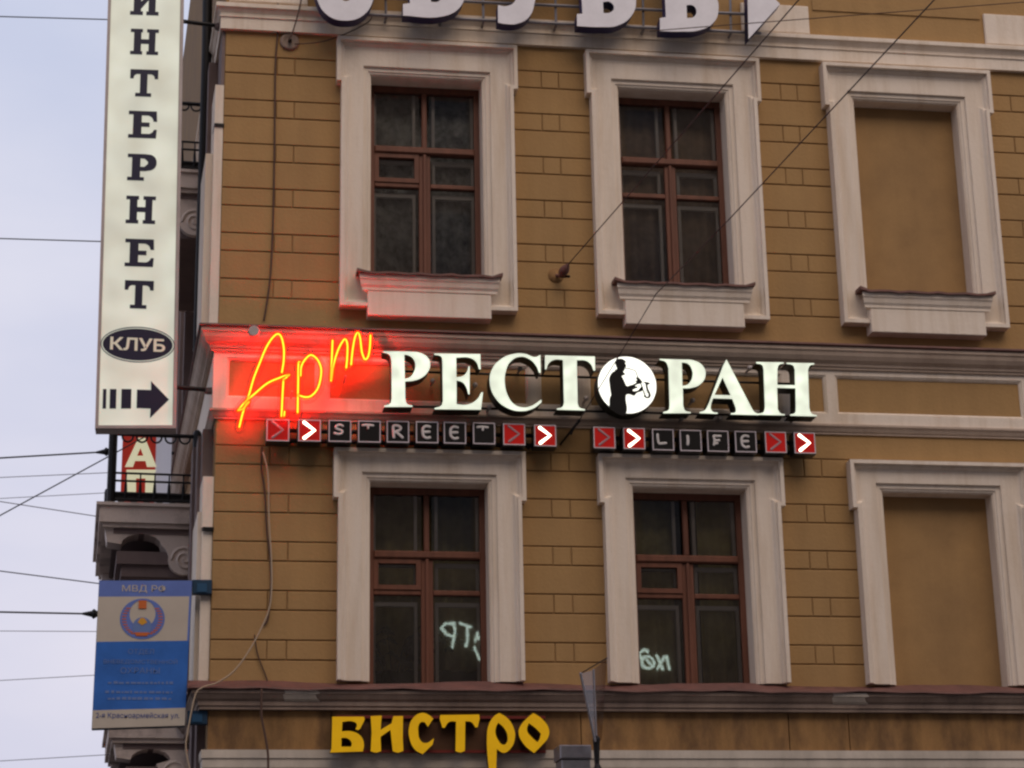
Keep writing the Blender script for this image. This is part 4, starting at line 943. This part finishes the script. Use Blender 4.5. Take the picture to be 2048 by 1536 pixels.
for v0_, v1_, ua, ub in ((1162, 1190, 384, 424), (1423, 1450, 374, 415)):
    a, b_ = F(ua, v1_, YS+0.08), F(ub, v0_, YS+0.08)
    MB().cham(a[0], b_[0], YS+0.02, YS+0.10, a[1], b_[1], 0.006).build('bracket', M_bracket, NB)
    c2, d2 = F(ua+10, v1_-6, YS+0.02), F(ub-10, v0_+5, YS+0.02)
    MB().box(c2[0], d2[0], YS+0.012, YS+0.0215, c2[1], d2[1]).build('bracket_plate', M_plate, NB)

# ---- red lit sign farther along the side street
YR = 5.2
RSg = empty('red_lightbox', label='red lit sign with cream letters seen through the balcony railing', category='sign')
a, b_ = F(241, 985, YR), F(318, 862, YR); zlow = a[1]-1.6
MB().box(a[0], b_[0], YR+0.01, YR+0.25, zlow, b_[1]+0.05).build('housing', M_chrome, RSg)
MB().box(a[0]+0.0, b_[0]-0.03, YR, YR+0.0095, zlow+0.02, b_[1]+0.03).build('lit_face', M_redsign, RSg)
MB().box(b_[0]-0.001, b_[0]+0.155, YR+0.03, YR+0.20, a[1]-0.4, b_[1]+0.04).build('side_panel', M_chrome, RSg)
AA = [[(277, 876), (290, 876), (313, 934), (294, 934), (291, 922), (270, 922), (266, 934), (250, 934)], [(281, 896), (287, 912), (274, 912)]]
PP = [[(253, 940), (312, 940), (310, 946), (308, 1000), (290, 1000), (291, 957), (272, 957), (272, 1000), (252, 1000)]]
for s in (AA, PP): obj('letter', curve_mesh('letter', [px(q, YR) for q in s], YR-0.012, 0.0115), M_redltr, RSg)
m_ = MB(); p0 = side(0.0, 5.3, 8.3); m_.tube([(b_[0]+0.05, YR+0.12, 8.3), (p0[0], YR+0.12, 8.3)], 0.02, 6); m_.tube([(b_[0]+0.05, YR+0.12, 7.4), (p0[0], YR+0.12, 7.4)], 0.02, 6)
m_.build('bracket', M_iron, RSg)

# ================================================================== WIRES AND CABLES
def wire(name, pts, r, m_, lab, cat='wire', grp=None, sag=0.0):
    o = MB().tube(pts, r, 6).build(name, m_, smooth=True, label=lab, category=cat)
    if grp: o['group'] = grp
    return o
def ext(p, q, k): return q+(q-p)*k
# spans that come over the street and are anchored to the front wall
a = Vector((*F3(1137, 528, -0.22),)); b_ = F3(1597, 0, -5.6)
wire('span_wire', [a, b_, ext(a, b_, 4.6)], 0.0055, M_wire, 'span wire running up right from the insulator between the upper windows')
an = empty('wall_anchor', label='rusty insulator on a round rosette between the upper windows', category='anchor')
p = F3(1112, 551, 0.0); MB().lathe([(0.0, -0.03), (0.055, -0.022), (0.075, -0.006), (0.085, 0.004)], (p.x, 0.0, p.z), 'y', 18).build('rosette', M_fascia, an, smooth=True)
q = F3(1121, 552, -0.12); MB().tube([p, q], [0.02, 0.014], 8).build('hook', M_flash, an)
d = (a-q); MB().tube([q, q+d*0.15, q+d*0.4, q+d*0.6, q+d*0.8, a], [0.014, 0.04, 0.05, 0.045, 0.03, 0.01], 10).build('insulator', M_flash, an, smooth=True)
MB().tube([F3(1120, 553, -0.05), F3(1138, 553, -0.13)], 0.014, 6).build('bolt', M_iron, an)
c0 = F3(1142, 868, -0.30); c1 = F3(1245, 700, -0.9); c2 = F3(1312, 588, -1.5); c3 = F3(1457, 440, -3.2); c4_ = F3(1868, 0, -7.0)
wire('span_wire', [c0, c1, c2], 0.005, M_wire, 'short wire tail crossing the saxophone disc')
wire('span_wire', [c2, c3, c4_, ext(c3, c4_, 3.5)], 0.0052, M_wire, 'long span wire crossing the middle and right upper windows')
MB().tube([c0, c0.lerp(c1, 0.16), Vector((c0.x-0.05, 0.0, c0.z-0.02))], [0.010, 0.015, 0.010], 8).build('wire_anchor', M_iron, label='dark anchor hook in the gap between the two tile rows', category='anchor')
e0 = F3(1300, 62, -4.0); e1 = F3(2100, 0, -4.0); wire('thin_wire', [e0, e1, ext(e0, e1, 0.8)], 0.004, M_cabd, 'thin faint wire across the blue sided letters at upper right')
# wires in the sky on the left
def skyw(u0_, v0_, u1_, v1_, Y, r, lab, m_=None, knob=False):
    a, b_ = F3(u0_, v0_, Y), F3(u1_, v1_, Y); far = ext(b_, a, 5.0)
    mid = a.lerp(far, 0.5)+Vector((0, 0, -0.03))
    wire('street_wire', [b_, a, mid, far], r, m_ or M_wire, lab, grp='wires over the side street')
    if knob:
        t_ = a.lerp(b_, knob); n_ = (b_-a).normalized()
        MB().tube([t_-n_*0.10, t_-n_*0.02, t_, t_+n_*0.03, t_+n_*0.08], [0.012, 0.03, 0.05, 0.03, 0.016], 8).build('wire_insulator', M_iron, label='dark insulator '+lab.replace('wire', 'on the wire', 1), category='insulator')
skyw(0, 33, 214, 39, 0.5, 0.006, 'wire meeting the tall lightbox near its top')
skyw(0, 477, 202, 483, 0.5, 0.006, 'wire meeting the middle of the tall lightbox')
skyw(0, 916, 222, 903, 2.4, 0.009, 'wire ending at the balcony railing post', knob=0.955)
skyw(0, 1031, 300, 868, 2.2, 0.007, 'slanting wire rising to the balcony railing')
skyw(0, 955, 225, 945, 4.5, 0.0045, 'thin upper wire behind the balcony railing', M_wirep)
skyw(0, 997, 225, 985, 4.6, 0.004, 'thin lower wire behind the balcony railing', M_wirep)
skyw(0, 1003, 196, 1033, 2.8, 0.005, 'thin wire falling to the balcony slab', M_wirep)
skyw(0, 1142, 205, 1168, 2.0, 0.006, 'wire falling to the top of the blue notice board', M_wire)
skyw(0, 1224, 196, 1228, 0.6, 0.009, 'wire ending at the side of the blue notice board', knob=0.955)
skyw(0, 1262, 200, 1263, 4.0, 0.004, 'faint wire behind the emblem of the notice board', M_wirep)
skyw(0, 1361, 195, 1350, 4.0, 0.004, 'faint wire behind the lower half of the notice board', M_wirep)
skyw(0, 1522, 240, 1508, 3.2, 0.004, 'faint lowest wire under the blue notice board', M_wirep)
# cables on the front wall
def wall_cable(pts, Y, r, m_, lab):
    wire('wall_cable', smooth_pts([F3(u, v, Y) for u, v in pts], 5), r, m_, lab, cat='cable')
wall_cable([(556, -30), (556, 60), (551, 130), (549, 300), (546, 450), (540, 560), (528, 640)], -0.015, 0.010, M_cabd, 'dark cable running down the wall left of the upper left window')
wall_cable([(524, 895), (523, 935), (530, 985), (534, 1060), (541, 1120), (542, 1180), (536, 1235), (528, 1250)], -0.016, 0.010, M_cabd, 'dark cable hanging below the leftmost red tile')
wall_cable([(526, 905), (536, 950), (538, 1040), (543, 1120), (543, 1185), (535, 1228), (505, 1290), (470, 1340), (435, 1365), (405, 1375), (390, 1392), (376, 1460), (372, 1500), (385, 1560)], -0.21, 0.008, M_cabl, 'pale cable curving down to the building corner')
wall_cable([(509, 1270), (516, 1310), (533, 1355), (534, 1362)], -0.015, 0.006, M_cabd, 'short dark cable above the lower ledge')
wall_cable([(523, 1380), (523, 1430), (530, 1470), (536, 1510), (536, 1560)], -0.20, 0.012, M_cabd, 'dark cable crossing the ochre band under the lower ledge')
wall_cable([(606, -20), (598, 20), (586, 62), (578, 78)], -0.12, 0.008, M_cabd, 'short dark cable falling to the round rosette at upper left')
wall_cable([(590, 88), (640, 84), (690, 68), (735, 45), (745, 30)], -0.12, 0.006, M_cabd, 'thin cable from the rosette up to the white letters')
ro = empty('cable_rosette', label='round dark rosette on the wall under the top cornice', category='rosette')
p = F3(579, 84, 0.0)
MB().lathe([(0.10, 0.004), (0.095, -0.02), (0.07, -0.03), (0.055, -0.018), (0.02, -0.02)], (p.x, 0, p.z), 'y', 20).build('plate', M_ledge, ro, smooth=True)
MB().tube([(p.x, -0.01, p.z), (p.x+0.01, -0.09, p.z-0.02)], [0.02, 0.012], 8).build('hook', M_iron, ro)
# little floodlight on the middle cornice
fl_ = empty('small_floodlight', label='small grey eight sided floodlight on the cornice above the neon script', category='lamp')
p = F3(508, 662, -0.32); MB().lathe([(0.030, 0.10), (0.052, 0.06), (0.056, 0.0), (0.050, -0.006)], tuple(p), 'y', 8).build('head', M_alu, fl_)
MB().tube([(p.x, p.y+0.06, p.z), (p.x, -0.15, p.z+0.02)], 0.01, 6).build('arm', M_alu, fl_)

# ================================================================== LAMP-LIKE GLASS FIN AND BOX AT THE BOTTOM
GFI = empty('glass_fin', label='narrow tapering smoked glass fin with bright rods above the grey box', category='lamp')
Yg = -0.85
T1_, T2_, T3_ = F3(1161, 1347, Yg-0.12), F3(1187, 1340, Yg), F3(1214, 1316, Yg+0.25)
B1_, B2_, B3_ = F3(1190, 1482, Yg-0.03), F3(1193, 1490, Yg), F3(1204, 1478, Yg+0.08)
ft = F3(1195, 1620, Yg)
MB().add([T1_, T2_, B2_, B1_], [(0, 1, 2, 3)]).build('glass_pane', M_fing, GFI)
MB().add([T2_, T3_, B3_, B2_], [(0, 1, 2, 3)]).build('glass_pane', M_fing, GFI)
MB().tube([T1_, B1_], 0.012, 8).build('rod', M_steel, GFI); MB().tube([T2_, B2_], 0.010, 8).build('rod', M_steel, GFI)
MB().tube([T1_, T3_], 0.006, 6).build('top_wire', M_iron, GFI)
MB().tube([B2_+Vector((0, 0, 0.05)), B2_, F3(1194, 1528, Yg), F3(1197, 1545, Yg), F3(1199, 1570, Yg)], [0.035, 0.03, 0.022, 0.05, 0.05], 10).build('stem', M_iron, GFI)
MB().tube([F3(1199, 1570, Yg), Vector((F3(1199, 1570, Yg).x, Yg, 2.9)), Vector((F3(1199, 1570, Yg).x, 0.0, 2.8))], 0.025, 8).build('arm', M_iron, GFI)
a, b_ = F(1124, 1560, -0.5), F(1180, 1490, -0.5)
GB = empty('grey_box', label='small grey metal box at the bottom edge right of the yellow letters', category='box')
MB().cham(a[0], b_[0], -0.5, -0.2, a[1], b_[1]-0.13, 0.01).build('body', M_steel, GB); MB().cham(a[0]-0.015, b_[0]+0.01, -0.515, -0.19, b_[1]-0.125, b_[1], 0.012).build('lid', M_steel, GB)
MB().tube([((a[0]+b_[0])/2, -0.2, a[1]+0.1), ((a[0]+b_[0])/2, 0.0, a[1]+0.1)], 0.03, 8).build('bracket', M_iron, GB)

# ================================================================== ACROSS THE STREET (what the window panes reflect)
OPB = empty('opposite_building', label='plain brown building across the street reflected in the windows', category='building')
MB().box(-30, 40, -46, -34, 0, 30.0).build('wall', M_opp, OPB)
MB().box(-30.2, 40.2, -46.2, -33.6, 30.0, 30.6).build('cornice', M_opp, OPB)
me_w = MB().box(-0.6, 0.6, -0.03, 0.03, -1.1, 1.1).mesh('window')
for zz in (3.0, 7.4, 14.8, 18.6, 22.4, 26.2):
    for i in range(24):
        o = obj('window', me_w, M_oppw, OPB); o.location = (-28+i*2.9, -34.0, zz)
VY = 34.25
os_ = empty('opposite_lit_sign', label='greenish white lit letters across the street mirrored in the lower windows', category='sign')
def mirrored(pts, w):
    q = [F3(u, v, VY) for u, v in pts]; q = [Vector((p.x, -33.85, p.z)) for p in q]
    MB().tube(q, w/4130.6*56, 8, fl=0.5).build('letter_stroke', M_oppsign, os_)
for st in ([(906, 1272), (894, 1268), (884, 1256), (890, 1246), (908, 1246)], [(909, 1246), (911, 1268), (905, 1292)], [(920, 1246), (944, 1253)], [(936, 1252), (932, 1290)], [(950, 1282), (956, 1262)], [(958, 1276), (968, 1262), (966, 1292)], [(948, 1294), (955, 1306), (961, 1318)]):
    mirrored(st, 3.0)
for st in ([(1283, 1316), (1281, 1304), (1288, 1297), (1297, 1301)], [(1297+13*math.cos(a*0.7), 1323+13*math.sin(a*0.7)) for a in range(10)], [(1294, 1318), (1302, 1328)], [(1316, 1308), (1328, 1338)], [(1330, 1310), (1317, 1338)], [(1336, 1310), (1341, 1338)]):
    mirrored(st, 3.0)
